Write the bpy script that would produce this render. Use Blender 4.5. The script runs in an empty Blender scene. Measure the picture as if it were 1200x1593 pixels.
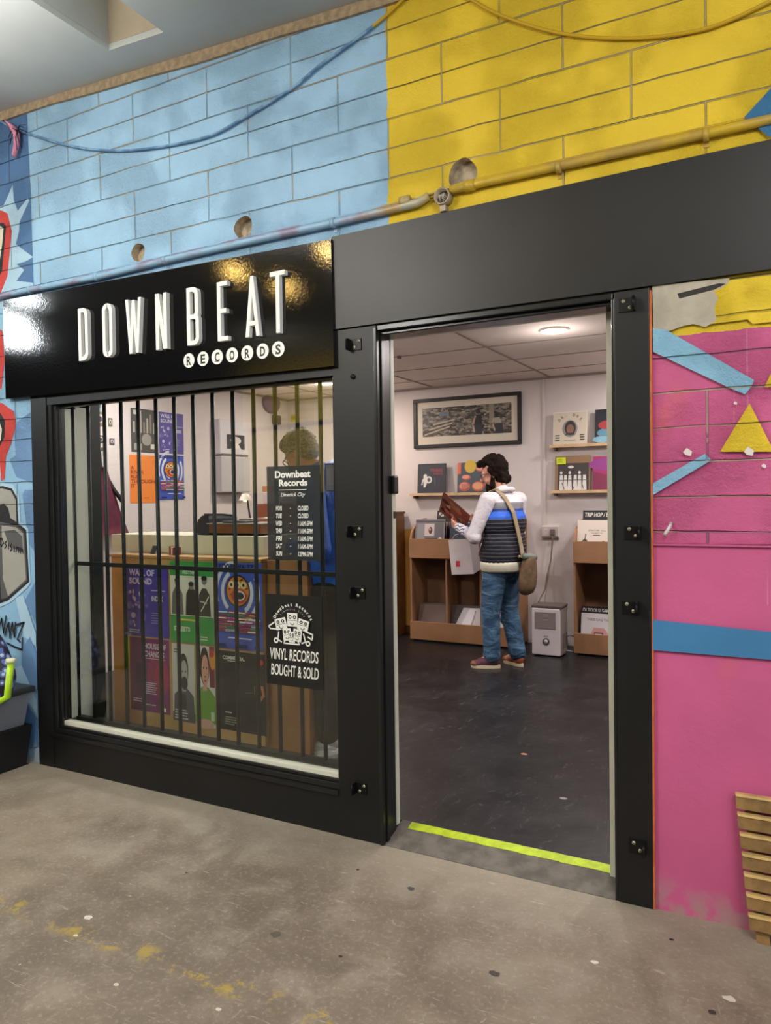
import bpy, bmesh, math, random
from mathutils import Vector, Matrix, noise as mnoise
from mathutils.geometry import tessellate_polygon
random.seed(7)
SC = bpy.context.scene
COL = SC.collection

# ---------------------------------------------------------------- camera
W, H = 1200, 1593
FPX = 1164.158
YAW, PITCH, ROLL = 0.49265819, -0.02218425, 0.0141916
CAM = Vector((0, -2.748, 1.48))
def cam_axes():
    cy, sy = math.cos(YAW), math.sin(YAW)
    f = Vector((-sy*math.cos(PITCH), cy*math.cos(PITCH), math.sin(PITCH)))
    r = Vector((cy, sy, 0)); d = f.cross(r)
    r2 = math.cos(ROLL)*r + math.sin(ROLL)*d
    d2 = -math.sin(ROLL)*r + math.cos(ROLL)*d
    return r2, d2, f
CR, CD, CF = cam_axes()
cd = bpy.data.cameras.new('camera'); cam = bpy.data.objects.new('camera', cd); COL.objects.link(cam)
up, back = -CD, -CF
cam.matrix_world = Matrix(((CR.x, up.x, back.x, CAM.x), (CR.y, up.y, back.y, CAM.y), (CR.z, up.z, back.z, CAM.z), (0, 0, 0, 1)))
cd.sensor_fit = 'VERTICAL'; cd.sensor_height = 24; cd.lens = FPX/H*24
cd.clip_start = .05; cd.clip_end = 100
SC.camera = cam
def ray(u, v): return CR*((u-W/2)/FPX) + CD*((v-H/2)/FPX) + CF
def _on(u, v, ax, val):
    d = ray(u, v); t = (val-CAM[ax])/d[ax]; return CAM + d*t
def at_x(u, v, x): return _on(u, v, 0, x)
def at_y(u, v, y): return _on(u, v, 1, y)
def at_z(u, v, z): return _on(u, v, 2, z)

# ---------------------------------------------------------------- render look
SC.view_settings.view_transform = 'Standard'
SC.view_settings.look = 'None'
SC.view_settings.exposure = 0.0
SC.view_settings.gamma = 1.0
SC.view_settings.use_curve_mapping = False
SC.cycles.use_denoising = True
SC.cycles.max_bounces = 8
SC.cycles.transparent_max_bounces = 16
SC.cycles.caustics_reflective = False; SC.cycles.caustics_refractive = False
SC.cycles.sample_clamp_indirect = 6
wd = bpy.data.worlds.new('market_air'); SC.world = wd; wd.use_nodes = True
wd.node_tree.nodes['Background'].inputs[0].default_value = (.80, .88, 1, 1)
wd.node_tree.nodes['Background'].inputs[1].default_value = 1.0

def area(name, loc, size, power, color=(1, 1, 1), aim=(0, 0, -1), size_y=None, spread=180):
    l = bpy.data.lights.new(name, 'AREA'); l.energy = power; l.color = color
    if size_y: l.shape = 'RECTANGLE'; l.size = size; l.size_y = size_y
    else: l.shape = 'DISK'; l.size = size
    l.spread = math.radians(spread)
    o = bpy.data.objects.new(name, l); COL.objects.link(o); o.location = loc
    o.rotation_euler = Vector(aim).to_track_quat('-Z', 'Y').to_euler()
    return o
# market hall lamps under the ceiling, and one added light for the far panel
area('hall_area_light', (.7, -2.5, 3.30), .5, 60, (1, .96, .91), (-.3, .5, -.8), size_y=1.3)
area('hall_area_light', (-3.2, -3.3, 3.40), .5, 90, (1, .97, .93), (0, .55, -.8), size_y=1.3)
area('hall_area_light', (-7.95, -2.95, 3.46), .28, 50, (.90, .96, 1), (.25, .7, -.6), size_y=.34)
area('hall_area_light', (-6.6, -5.6, 3.5), .5, 90, (1, .93, .8), (0, -.8, -.6), size_y=1.3)  # added light aimed at the far panel, brightening its mirror image in the glass
area('hall_area_light', (2.6, -3.9, 3.20), .5, 46, (1, .96, .91), (-.3, .6, -.8), size_y=1.3)
# added upward fills without lamp bodies, they brighten the hall ceiling
area('hall_ceiling_fill', (-3.2, -1.9, 2.55), 1.6, 95, (1, .97, .93), (0, .1, 1), size_y=1.0, spread=105)
area('hall_ceiling_fill', (-.4, -3.2, 2.5), 1.6, 50, (1, .95, .88), (0, .1, 1), size_y=1.0, spread=105)
# shop ceiling lights
SHOP_LAMPS = [(-1.38, 2.26), (-3.95, 3.40), (-2.75, 1.30), (-4.3, 1.5), (-.2, 2.2), (-.75, 3.6)]
for i, (x, y) in enumerate(SHOP_LAMPS):
    area('shop_lamp_light', (x, y, 2.565), .18, 21, (1, .84, .70) if i == 1 else (1, .91, .88))
    pl = bpy.data.lights.new('shop_lamp_glow', 'POINT'); pl.energy = 4.2; pl.shadow_soft_size = .09; pl.color = (1, .89, .84)
    po_ = bpy.data.objects.new('shop_lamp_glow', pl); COL.objects.link(po_); po_.location = (x, y, 2.40)

# ---------------------------------------------------------------- materials
def lin(c):
    if isinstance(c, str):
        c = c.lstrip('#'); c = [int(c[i:i+2], 16)/255 for i in (0, 2, 4)]
    return tuple((x/12.92 if x <= .04045 else ((x+.055)/1.055)**2.4) for x in c)
MATS = {}
class NT:
    def __init__(s, m): s.t = m.node_tree; s.n = s.t.nodes; s.l = s.t.links
    def new(s, typ, **kw):
        n = s.n.new(typ)
        for k, v in kw.items(): setattr(n, k, v)
        return n
    def put(s, sock, v):
        if hasattr(v, 'is_output') or isinstance(v, bpy.types.NodeSocket): s.l.new(v, sock)
        else: sock.default_value = v
    def math(s, op, a, b=None, c=None, clamp=False):
        n = s.n.new('ShaderNodeMath'); n.operation = op; n.use_clamp = clamp
        s.put(n.inputs[0], a)
        if b is not None: s.put(n.inputs[1], b)
        if c is not None: s.put(n.inputs[2], c)
        return n.outputs[0]
    def mix(s, f, a, b):
        n = s.n.new('ShaderNodeMix'); n.data_type = 'RGBA'
        s.put(n.inputs[0], f)
        for k, v in ((6, a), (7, b)):
            if isinstance(v, tuple): v = (*v[:3], 1)
            s.put(n.inputs[k], v)
        return n.outputs[2]
    def step(s, x, lo, hi):
        n = s.n.new('ShaderNodeMapRange'); n.interpolation_type = 'SMOOTHSTEP'
        s.put(n.inputs[0], x); s.put(n.inputs[1], lo); s.put(n.inputs[2], hi); return n.outputs[0]
    def noise(s, vec, scale, detail=3, rough=.55, dist=0):
        n = s.n.new('ShaderNodeTexNoise'); s.put(n.inputs['Vector'], vec)
        n.inputs['Scale'].default_value = scale; n.inputs['Detail'].default_value = detail
        n.inputs['Roughness'].default_value = rough; n.inputs['Distortion'].default_value = dist
        return n.outputs['Fac']
    def pos(s): return s.n.new('ShaderNodeNewGeometry').outputs['Position']
    def obj(s): return s.n.new('ShaderNodeTexCoord').outputs['Object']
    def sep(s, v):
        n = s.n.new('ShaderNodeSeparateXYZ'); s.put(n.inputs[0], v); return n.outputs
    def scale(s, v, k):
        n = s.n.new('ShaderNodeVectorMath'); n.operation = 'MULTIPLY'; s.put(n.inputs[0], v); n.inputs[1].default_value = k; return n.outputs[0]
    def bump(s, h, strength=.5, dist=.01, nrm=None):
        n = s.n.new('ShaderNodeBump'); s.put(n.inputs['Height'], h); n.inputs['Strength'].default_value = strength
        n.inputs['Distance'].default_value = dist
        if nrm is not None: s.l.new(nrm, n.inputs['Normal'])
        return n.outputs[0]
def mat(name, color=(.5, .5, .5), rough=.6, metal=0, nz=None, bump=None, spec=.5, emit=None, coat=0, var=.12):
    """plain painted or plastic surface with a little mottling: nz = noise scale of the colour, bump = (scale, strength)"""
    if name in MATS: return MATS[name]
    m = bpy.data.materials.new(name); m.use_nodes = True; MATS[name] = m
    t = NT(m); b = t.n['Principled BSDF']
    c = lin(color); b.inputs['Base Color'].default_value = (*c, 1); b.inputs['Roughness'].default_value = rough
    b.inputs['Metallic'].default_value = metal; b.inputs['Specular IOR Level'].default_value = spec
    b.inputs['Coat Weight'].default_value = coat
    if nz:
        f = t.noise(t.obj(), nz, 4)
        lo = tuple(x*(1-var) for x in c); hi = tuple(min(1, x*(1+var)) for x in c)
        t.l.new(t.mix(t.step(f, .3, .7), lo, hi), b.inputs['Base Color'])
    if bump:
        t.l.new(t.bump(t.noise(t.obj(), bump[0], 4), bump[1], .004), b.inputs['Normal'])
    if emit:
        b.inputs['Emission Color'].default_value = (*lin(emit[0]), 1); b.inputs['Emission Strength'].default_value = emit[1]
    m.diffuse_color = (*c, 1)
    return m
def P(hexc):
    """flat printed ink / paint colour"""
    return mat('ink_'+hexc.lstrip('#').lower(), hexc, .55)

def block_mat(name, color, smooth_only=False, second=None, rough=.62):
    """painted concrete blockwork: courses .24 m high with a half line, joints every .48 m, smooth render under z 1.30"""
    if name in MATS: return MATS[name]
    m = bpy.data.materials.new(name); m.use_nodes = True; MATS[name] = m
    t = NT(m); b = t.n['Principled BSDF']; p = t.pos(); xyz = t.sep(p)
    wob = t.math('MULTIPLY', t.math('SUBTRACT', t.noise(p, 6, 2), .5), .012)
    x = t.math('ADD', xyz[0], 2.648); z = t.math('ADD', t.math('SUBTRACT', xyz[2], 3.027), wob)
    zr = t.math('DIVIDE', z, .241); row = t.math('FLOOR', zr); fz = t.math('FRACT', t.math('ADD', zr, 100.0))
    odd = t.math('FLOORED_MODULO', row, 2.0)
    fx = t.math('FRACT', t.math('ADD', t.math('ADD', t.math('DIVIDE', x, .4821), 100.0), t.math('MULTIPLY', odd, .5)))
    dz = t.math('MULTIPLY', t.math('MINIMUM', fz, t.math('SUBTRACT', 1.0, fz)), .24)
    dm = t.math('MULTIPLY', t.math('ABSOLUTE', t.math('SUBTRACT', fz, .5)), .24)
    dx = t.math('MULTIPLY', t.math('MINIMUM', fx, t.math('SUBTRACT', 1.0, fx)), .48)
    d = t.math('MINIMUM', dx, t.math('MINIMUM', dz, t.math('ADD', dm, .0008)))
    vary = t.step(t.noise(p, 3.3, 3), .30, .62)
    groove = t.math('MULTIPLY', t.math('SUBTRACT', 1.0, t.step(d, .0006, .0044)), t.math('ADD', .35, t.math('MULTIPLY', vary, .65)))
    core = t.math('SUBTRACT', 1.0, t.step(t.math('ABSOLUTE', t.math('SUBTRACT', d, .0012)), .0006, .0026))
    rough_zone = t.step(xyz[2], 1.297, 1.303)
    groove = t.math('MULTIPLY', groove, rough_zone)
    # bare cream mortar shows through in places along the joints
    bare = t.math('MULTIPLY', t.math('MULTIPLY', core, rough_zone), t.step(t.noise(t.scale(p, (.8, 1, 7)), 1.8, 3), .49, .53))
    bare = t.math('MULTIPLY', bare, .80 if 'blue' in name else .12)
    c = lin(color)
    mott = t.step(t.noise(p, 2.1, 5, .6), .3, .7)
    base = t.mix(mott, tuple(k*.90 for k in c), tuple(min(1, k*1.08) for k in c))
    if second: base = second(t, p, xyz, base)
    base = t.mix(t.math('MULTIPLY', groove, .42), base, tuple(k*.50 for k in c))
    base = t.mix(bare, base, lin('#d9c6a4'))
    # grime near the floor
    low = t.math('MULTIPLY', t.math('SUBTRACT', 1.0, t.step(xyz[2], .0, .16)), t.step(t.noise(p, 14, 5), .42, .6))
    base = t.mix(t.math('MULTIPLY', low, .7), base, lin('#a39488'))
    t.l.new(base, b.inputs['Base Color']); b.inputs['Roughness'].default_value = rough
    blotch = t.step(t.noise(p, 3.0, 3), .42, .60)
    fine = t.math('MULTIPLY', t.noise(p, 48, 5, .78), t.math('ADD', .35, t.math('MULTIPLY', blotch, 1.0)))
    h = t.math('SUBTRACT', t.math('MULTIPLY', t.math('MULTIPLY', fine, .85), t.math('ADD', .12, t.math('MULTIPLY', rough_zone, .75))), groove)
    t.l.new(t.bump(h, 1.0, .015), b.inputs['Normal'])
    m.diffuse_color = (*c, 1)
    return m

# ---------------------------------------------------------------- mesh helpers
class MB:
    def __init__(s): s.v = []; s.f = []; s.m = []; s.ms = []; s.sm = []
    def mi(s, m):
        if m not in s.ms: s.ms.append(m)
        return s.ms.index(m)
    def add(s, vs, fs, m, smooth=False):
        o = len(s.v); s.v += [Vector(p) for p in vs]; k = s.mi(m)
        for f in fs: s.f.append([o+i for i in f]); s.m.append(k); s.sm.append(smooth)
        return s
    def box(s, a, b, m, bev=0):
        (x0, y0, z0), (x1, y1, z1) = a, b
        x0, x1 = sorted((x0, x1)); y0, y1 = sorted((y0, y1)); z0, z1 = sorted((z0, z1))
        if bev <= 0:
            vs = [(x0,y0,z0),(x1,y0,z0),(x1,y1,z0),(x0,y1,z0),(x0,y0,z1),(x1,y0,z1),(x1,y1,z1),(x0,y1,z1)]
            return s.add(vs, [(3,2,1,0),(4,5,6,7),(0,1,5,4),(1,2,6,5),(2,3,7,6),(3,0,4,7)], m)
        bm = bmesh.new(); bmesh.ops.create_cube(bm, size=1)
        for v in bm.verts: v.co = Vector(((x0+x1)/2+v.co.x*(x1-x0), (y0+y1)/2+v.co.y*(y1-y0), (z0+z1)/2+v.co.z*(z1-z0)))
        bmesh.ops.bevel(bm, geom=bm.edges[:], offset=min(bev, .49*min(x1-x0, y1-y0, z1-z0)), segments=2, affect='EDGES', profile=.6)
        return s.bm(bm, m)
    def bm(s, bm, m, smooth=False, M=None):
        bm.verts.index_update(); vs = [(M @ v.co) if M else v.co.copy() for v in bm.verts]
        s.add(vs, [[v.index for v in f.verts] for f in bm.faces], m, smooth); bm.free(); return s
    def prism(s, pts, off, m, cap=True):
        """pts: 3D outline, off: extrusion vector"""
        n = len(pts); off = Vector(off); a = [Vector(p) for p in pts]; b = [p+off for p in a]
        fs = [(i, (i+1) % n, n+(i+1) % n, n+i) for i in range(n)]
        if cap: fs += [tuple(range(n-1, -1, -1)), tuple(range(n, 2*n))]
        return s.add(a+b, fs, m)
    def tube(s, path, r, m, n=10, cap=True, smooth=True):
        path = [Vector(p) for p in path]; k = len(path)
        rs = r if isinstance(r, (list, tuple)) else [r]*k
        t0 = (path[1]-path[0]).normalized(); up = Vector((0, 0, 1)) if abs(t0.z) < .9 else Vector((1, 0, 0))
        vs = []; a = t0.cross(up).normalized()
        for i, p in enumerate(path):
            t = (path[min(i+1, k-1)]-path[max(i-1, 0)])
            t = t.normalized() if t.length > 1e-9 else t0
            a = (a - t*a.dot(t)); a = a.normalized() if a.length > 1e-6 else t.orthogonal().normalized()
            b = t.cross(a)
            for j in range(n):
                q = 2*math.pi*j/n; vs.append(p+(a*math.cos(q)+b*math.sin(q))*rs[i])
        fs = [(i*n+j, i*n+(j+1) % n, (i+1)*n+(j+1) % n, (i+1)*n+j) for i in range(k-1) for j in range(n)]
        if cap: fs += [tuple(range(n-1, -1, -1)), tuple((k-1)*n+j for j in range(n))]
        return s.add(vs, fs, m, smooth)
    def cyl(s, a, b, r, m, n=20, smooth=True): return s.tube([a, b], r, m, n, True, smooth)
    def ell(s, c, r, m, M=None, seg=20, rings=12):
        bm = bmesh.new(); bmesh.ops.create_uvsphere(bm, u_segments=seg, v_segments=rings, radius=1)
        T = Matrix.Translation(Vector(c)) @ (M.to_4x4() if M else Matrix.Identity(4)) @ Matrix.Diagonal((*r, 1))
        return s.bm(bm, m, True, T)
    def capsule(s, a, b, ra, rb, m, n=14):
        """rounded tapering limb from a to b"""
        a, b = Vector(a), Vector(b); d = (b-a); L = d.length; d = d.normalized() if L > 0 else Vector((0, 0, 1))
        path, rs = [], []
        for q in (-90, -60, -35, -12): path.append(a+d*ra*math.sin(math.radians(q))); rs.append(max(ra*math.cos(math.radians(q)), .001))
        for q in (12, 35, 60, 90): path.append(b+d*rb*math.sin(math.radians(q))); rs.append(max(rb*math.cos(math.radians(q)), .001))
        return s.tube(path, rs, m, n)
    def lathe(s, c, prof, m, n=28):
        vs = [(c[0]+r*math.cos(2*math.pi*j/n), c[1]+r*math.sin(2*math.pi*j/n), c[2]+z) for r, z in prof for j in range(n)]
        fs = [(i*n+j, i*n+(j+1) % n, (i+1)*n+(j+1) % n, (i+1)*n+j) for i in range(len(prof)-1) for j in range(n)]
        return s.add(vs, fs, m, True)
    def make(s, name, parent=None, origin=None, local=False):
        me = bpy.data.meshes.new(name)
        o = bpy.data.objects.new(name, me)
        vs = s.v
        if parent is None:
            if origin is None and not local:
                xs = [v.x for v in vs]; ys = [v.y for v in vs]; zs = [v.z for v in vs]
                origin = Vector(((min(xs)+max(xs))/2, (min(ys)+max(ys))/2, min(zs)))
            origin = Vector(origin or (0, 0, 0)); o.location = origin
            vs = [v-origin for v in vs]
        elif not local:
            w = Vector((0, 0, 0)); q = parent
            while q is not None: w += Vector(q.location); q = q.parent
            vs = [v-w for v in vs]
        me.from_pydata([tuple(v) for v in vs], [], s.f)
        for mm in s.ms: me.materials.append(mm)
        me.polygons.foreach_set('material_index', s.m); me.polygons.foreach_set('use_smooth', s.sm)
        me.update()
        COL.objects.link(o)
        if parent is not None: o.parent = parent
        return o
def tag(o, label=None, cat=None, group=None, kind=None):
    if label: o['label'] = label
    if cat: o['category'] = cat
    if group: o['group'] = group
    if kind: o['kind'] = kind
    return o
def thing(name, loc, label, cat, group=None, rz=0):
    o = bpy.data.objects.new(name, None); COL.objects.link(o); o.location = loc; o.rotation_euler = (0, 0, rz)
    o.empty_display_size = .05
    return tag(o, label, cat, group)
def struct(mb, name, parent=None):
    o = mb.make(name, parent, origin=(0, 0, 0) if parent is None else None)
    if parent is None: tag(o, kind='structure')
    return o
def copy_tree(o, parent=None):
    c = o.copy(); COL.objects.link(c)
    if parent is not None: c.parent = parent
    for ch in list(o.children): copy_tree(ch, c)
    return c
def remesh(o, voxel, smooth=4, factor=.6):
    """melt the shapes of a mesh into one continuous skin"""
    md = o.modifiers.new('r', 'REMESH'); md.mode = 'VOXEL'; md.voxel_size = voxel; md.use_smooth_shade = True
    ms = o.modifiers.new('s', 'SMOOTH'); ms.iterations = smooth; ms.factor = factor
    dg = bpy.context.evaluated_depsgraph_get(); dg.update()
    me = bpy.data.meshes.new_from_object(o.evaluated_get(dg), depsgraph=dg)
    mats = list(o.data.materials); o.modifiers.clear(); o.data = me
    me.materials.clear()
    for mm in mats: me.materials.append(mm)
    me.polygons.foreach_set('use_smooth', [True]*len(me.polygons))
    return o

# text as outlines
_TXT = {}
def text_mesh(txt, bold=0.0, shear=0.0):
    k = (txt, bold, shear)
    if k in _TXT: return _TXT[k]
    c = bpy.data.curves.new('t', 'FONT'); c.body = txt; c.size = 1; c.offset = bold; c.shear = shear
    c.align_x = 'LEFT'; c.resolution_u = 3; c.fill_mode = 'BOTH'
    o = bpy.data.objects.new('t', c); COL.objects.link(o)
    dg = bpy.context.evaluated_depsgraph_get(); dg.update()
    me = bpy.data.meshes.new_from_object(o.evaluated_get(dg), depsgraph=dg)
    vs = [v.co.copy() for v in me.vertices]; fs = [list(p.vertices) for p in me.polygons]
    bpy.data.objects.remove(o); bpy.data.meshes.remove(me); bpy.data.curves.remove(c)
    _TXT[k] = (vs, fs); return _TXT[k]
class Art:
    """flat print: coloured shapes on a thin sheet; x right, y up, in metres from the lower left corner"""
    STEP = .00022
    def __init__(s, w, h, base, thick=.0015):
        s.w, s.h, s.mb, s.z = w, h, MB(), 0.0
        s.mb.box((0, 0, -thick), (w, h, 0), base)
    def _lay(s, vs, fs, m):
        s.z += s.STEP; s.mb.add([(x, y, s.z) for x, y in vs], fs, m); return s
    def rect(s, x0, y0, x1, y1, m): return s._lay([(x0, y0), (x1, y0), (x1, y1), (x0, y1)], [(0, 1, 2, 3)], m)
    def poly(s, pts, m): return s._lay(pts, [tuple(range(len(pts)))], m)
    def ell(s, cx, cy, rx, ry, m, n=28, a0=0, a1=360):
        pts = [(cx+rx*math.cos(math.radians(a0+(a1-a0)*i/n)), cy+ry*math.sin(math.radians(a0+(a1-a0)*i/n))) for i in range(n+(a1-a0 < 360))]
        return s.poly(pts, m)
    def ring(s, cx, cy, r0, r1, m, a0=0, a1=360, n=30, ky=1):
        vs = []; 
        for i in range(n+1):
            q = math.radians(a0+(a1-a0)*i/n)
            vs += [(cx+r0*math.cos(q), cy+r0*ky*math.sin(q)), (cx+r1*math.cos(q), cy+r1*ky*math.sin(q))]
        return s._lay(vs, [(2*i, 2*i+1, 2*i+3, 2*i+2) for i in range(n)], m)
    def line(s, pts, wd, m):
        vs, fs = [], []
        for (a, b) in zip(pts, pts[1:]):
            a, b = Vector(a), Vector(b); d = b-a
            if d.length < 1e-6: continue
            d.normalize(); n = Vector((-d.y, d.x))*wd/2; e = d*wd*.3; o = len(vs)
            vs += [tuple(a-e+n), tuple(a-e-n), tuple(b+e-n), tuple(b+e+n)]; fs.append((o, o+1, o+2, o+3))
        return s._lay(vs, fs, m)
    def text(s, txt, x, y, hh, m, width=None, bold=0, shear=0, align='l', rot=0):
        vs, fs = text_mesh(txt, bold, shear)
        if not vs: return s
        x0 = min(v.x for v in vs); x1 = max(v.x for v in vs)
        k = hh/.72; kx = k if width is None else width/max(x1-x0, 1e-6)
        tw = (x1-x0)*kx; ox = {'l': 0, 'c': -tw/2, 'r': -tw}[align]
        cr, sr = math.cos(rot), math.sin(rot); pts = []
        for v in vs:
            px, py = (v.x-x0)*kx+ox, v.y*k
            pts.append((x+px*cr-py*sr, y+px*sr+py*cr))
        return s._lay(pts, fs, m)
    def lines_of_text(s, x, y, w, n, lh, m, r=None):
        r = r or random.Random(int((x+y)*1000)+n)
        for i in range(n):
            xx = x; 
            while xx < x+w:
                ww = r.uniform(.08, .25)*w
                if xx+ww > x+w*r.uniform(.8, 1.02): break
                s.rect(xx, y-i*lh, xx+ww, y-i*lh+lh*.45, m); xx += ww+.025*w
        return s
    def place(s, name, o, right=(1, 0, 0), upv=(0, 0, 1), parent=None):
        """o = world position of the lower-left corner"""
        R = Vector(right).normalized(); U = Vector(upv).normalized(); N = R.cross(U); o = Vector(o)
        s.mb.v = [o + R*v.x + U*v.y + N*v.z for v in s.mb.v]
        return s.mb.make(name, parent)
def person_photo(a, cx, y0, w, h, skin, top, hair, bg=None):
    """a head-and-shoulders picture in flat tones"""
    a.poly([(cx-w*.5, y0), (cx+w*.5, y0), (cx+w*.46, y0+h*.36), (cx+w*.16, y0+h*.47), (cx-w*.16, y0+h*.47), (cx-w*.46, y0+h*.36)], top)
    a.rect(cx-w*.09, y0+h*.42, cx+w*.09, y0+h*.56, skin)
    a.ell(cx, y0+h*.74, w*.22, h*.25, hair)
    a.ell(cx+w*.02, y0+h*.69, w*.165, h*.20, skin)
    a.ell(cx-w*.05, y0+h*.72, w*.03, h*.015, hair); a.ell(cx+w*.09, y0+h*.72, w*.03, h*.015, hair)
    a.rect(cx-w*.03, y0+h*.60, cx+w*.07, y0+h*.612, hair)
# ================================================================ SETTING
YW = .012                                  # face of the painted block wall
def zceil(x): return 3.525 - .058*(x+1.4)
# ---- hall wall
def wall_colours(t, p, xyz, base):
    """big colour fields: sky blue left of x=-1.45, yellow above the shop, pink right of the door"""
    nz = t.math('MULTIPLY', t.math('SUBTRACT', t.noise(p, 9, 4), .5), .05)
    mott = t.step(t.noise(p, 2.1, 5, .6), .3, .7)
    def two(h, k=.90, j=1.07):
        c = lin(h); return t.mix(mott, tuple(q*k for q in c), tuple(min(1, q*j) for q in c))
    blue, yel, pink = two('#9fc9e8'), two('#efce30', .93, 1.04), two('#cf5f90', .93, 1.08)
    xe = t.math('ADD', xyz[0], nz)
    yb = t.math('LESS_THAN', xe, -1.447)
    top = t.mix(yb, yel, blue)
    lower = t.math('MULTIPLY', t.math('LESS_THAN', t.math('ADD', xyz[2], t.math('MULTIPLY', nz, .6)), 2.015), t.math('GREATER_THAN', xyz[0], -1.0))
    # faint orange blooms in the pink
    bl = t.step(t.noise(t.scale(p, (1.6, 1, 1)), 2.4, 2), .60, .74)
    pinko = t.mix(t.math('MULTIPLY', bl, .45), pink, lin('#e0705a'))
    # thin pale drips running down the pink and yellow
    dr = t.math('MULTIPLY', t.step(t.noise(t.scale(p, (24, 1, .35)), 2.0, 1), .70, .74), t.math('GREATER_THAN', xyz[2], 1.1))
    pinko = t.mix(t.math('MULTIPLY', dr, .4), pinko, lin('#e8a9c4'))
    return t.mix(lower, top, pinko)
m_wall = block_mat('blue_yellow_pink_blockwork', '#a5cfe8', second=wall_colours)
m_conc = mat('bare_concrete', '#b3a48c', .9, nz=30, bump=(60, .8), var=.3)
w = MB()
w.prism([(x, YW, z) for x, z in reversed(((-16, 0), (-3.62, 0), (-3.62, 2.2), (-.50, 2.2), (-.50, 0), (3.2, 0), (3.2, 4.45), (-16, 4.45)))], (0, .2, 0), m_wall)
front = struct(w, 'wall_front')
front.data.materials.append(m_conc)
cut = MB()
for x, z, r in ((-2.204, 2.722, .052), (-2.872, 2.718, .046), (-1.118, 2.735, .060)):
    pts = [(x+r*math.cos(q)*(1+.07*math.sin(3*q+x*9)), YW-.05, z+r*math.sin(q)*(1+.05*math.cos(4*q+x*5))) for q in [2*math.pi*i/24 for i in range(24)]]
    cut.prism(pts[::-1], (0, .095, 0), m_conc)
co = cut.make('cutter', origin=(0, 0, 0))
for o_ in (front, co):
    bm = bmesh.new(); bm.from_mesh(o_.data); bmesh.ops.recalc_face_normals(bm, faces=bm.faces[:]); bm.to_mesh(o_.data); bm.free()
md = front.modifiers.new('b', 'BOOLEAN'); md.operation = 'DIFFERENCE'; md.object = co; md.solver = 'EXACT'
dg = bpy.context.evaluated_depsgraph_get(); dg.update()
me = bpy.data.meshes.new_from_object(front.evaluated_get(dg), depsgraph=dg)
front.modifiers.clear(); front.data = me; print('WALLPOLYS', len(me.polygons), [m.name for m in me.materials]); bpy.data.objects.remove(co)

# ---- painted fields on the wall (mural), flat paint in thin coats
class Paint:
    def __init__(s): s.mb = MB(); s.k = 0
    def px(s, pts, m): return s.xz([(lambda q: (q.x, q.z))(at_y(u, v, YW)) for u, v in pts], m)
    def xz(s, pts, m):
        s.k += 1; y = YW-.0008-.0003*s.k
        tri = tessellate_polygon([[Vector((x, z, 0)) for x, z in pts]])
        fs = []
        for a, b, c_ in tri:
            (x0, z0), (x1, z1), (x2, z2) = pts[a], pts[b], pts[c_]
            fs.append((a, b, c_) if (x1-x0)*(z2-z0)-(x2-x0)*(z1-z0) > 0 else (a, c_, b))
        s.mb.add([(x, y, z) for x, z in pts], fs, m); return s
    def stroke(s, pts, wd, m):
        q = [at_y(u, v, YW) for u, v in pts]; s.k += 1; y = YW-.0008-.0003*s.k
        for a, b in zip(q, q[1:]):
            d = Vector((b.x-a.x, b.z-a.z)); d.normalize(); n = Vector((-d.y, d.x))*wd/2; e = d*wd*.35
            s.mb.add([(a.x-e.x+n.x, y, a.z-e.y+n.y), (a.x-e.x-n.x, y, a.z-e.y-n.y), (b.x+e.x-n.x, y, b.z+e.y-n.y), (b.x+e.x+n.x, y, b.z+e.y+n.y)], [(0, 1, 2, 3)], m)
        return s
pa = Paint()
B = lambda n, h: block_mat('blockwork_'+n, h)
navy, slate, sky, pale = B('dark_denim', '#4f77a6'), B('denim', '#6d93bf'), B('sky', '#93c1e2'), B('pale_sky', '#b3d6ec')
redp, blackp, whitep, grayp, dgrayp = B('red', '#d2453f'), B('black', '#26262a'), B('cream', '#efe9d2'), B('grey', '#a6a59d'), B('dark_grey', '#5c5c5e')
pa.px([(-260, 250), (42, 172), (48, 300), (53, 452), (-260, 540)], navy)
pa.px([(-260, 470), (50, 440), (62, 1195), (-260, 1195)], sky)
pa.px([(-60, 480), (-60, 340), (6, 320), (20, 288), (22, 312), (28, 328), (44, 308), (46, 312), (31, 345), (30, 360), (25, 380), (52, 400), (40, 407), (26, 411), (38, 420), (26, 437), (52, 440), (53, 480)], pale)
pa.px([(-60, 470), (-60, 320), (4, 328), (12, 332), (19, 360), (12, 430), (2, 455)], redp)
pa.px([(-60, 455), (-60, 350), (6, 347), (10, 352), (4, 420), (-4, 440)], blackp)
pa.px([(-60, 445), (-60, 360), (2, 352), (6, 356), (4, 380), (-2, 420)], whitep)
pa.px([(-60, 500), (4, 514), (8, 560), (3, 605), (-60, 620)], redp)
pa.px([(22, 660), (50, 640), (50, 690), (25, 710)], slate)
pa.px([(50, 690), (53, 752), (26, 742), (16, 715)], slate)
pa.px([(-60, 628), (4, 627), (22, 640), (26, 660), (18, 690), (10, 710), (8, 745), (3, 748), (0, 712), (-60, 712)], redp)
pa.px([(-60, 635), (0, 640), (9, 655), (8, 680), (-2, 700), (-60, 700)], blackp)
pa.px([(-60, 645), (-2, 650), (4, 668), (2, 686), (-60, 690)], whitep)
pa.px([(40, 762), (54, 762), (57, 860), (46, 846), (36, 770)], slate)
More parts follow.
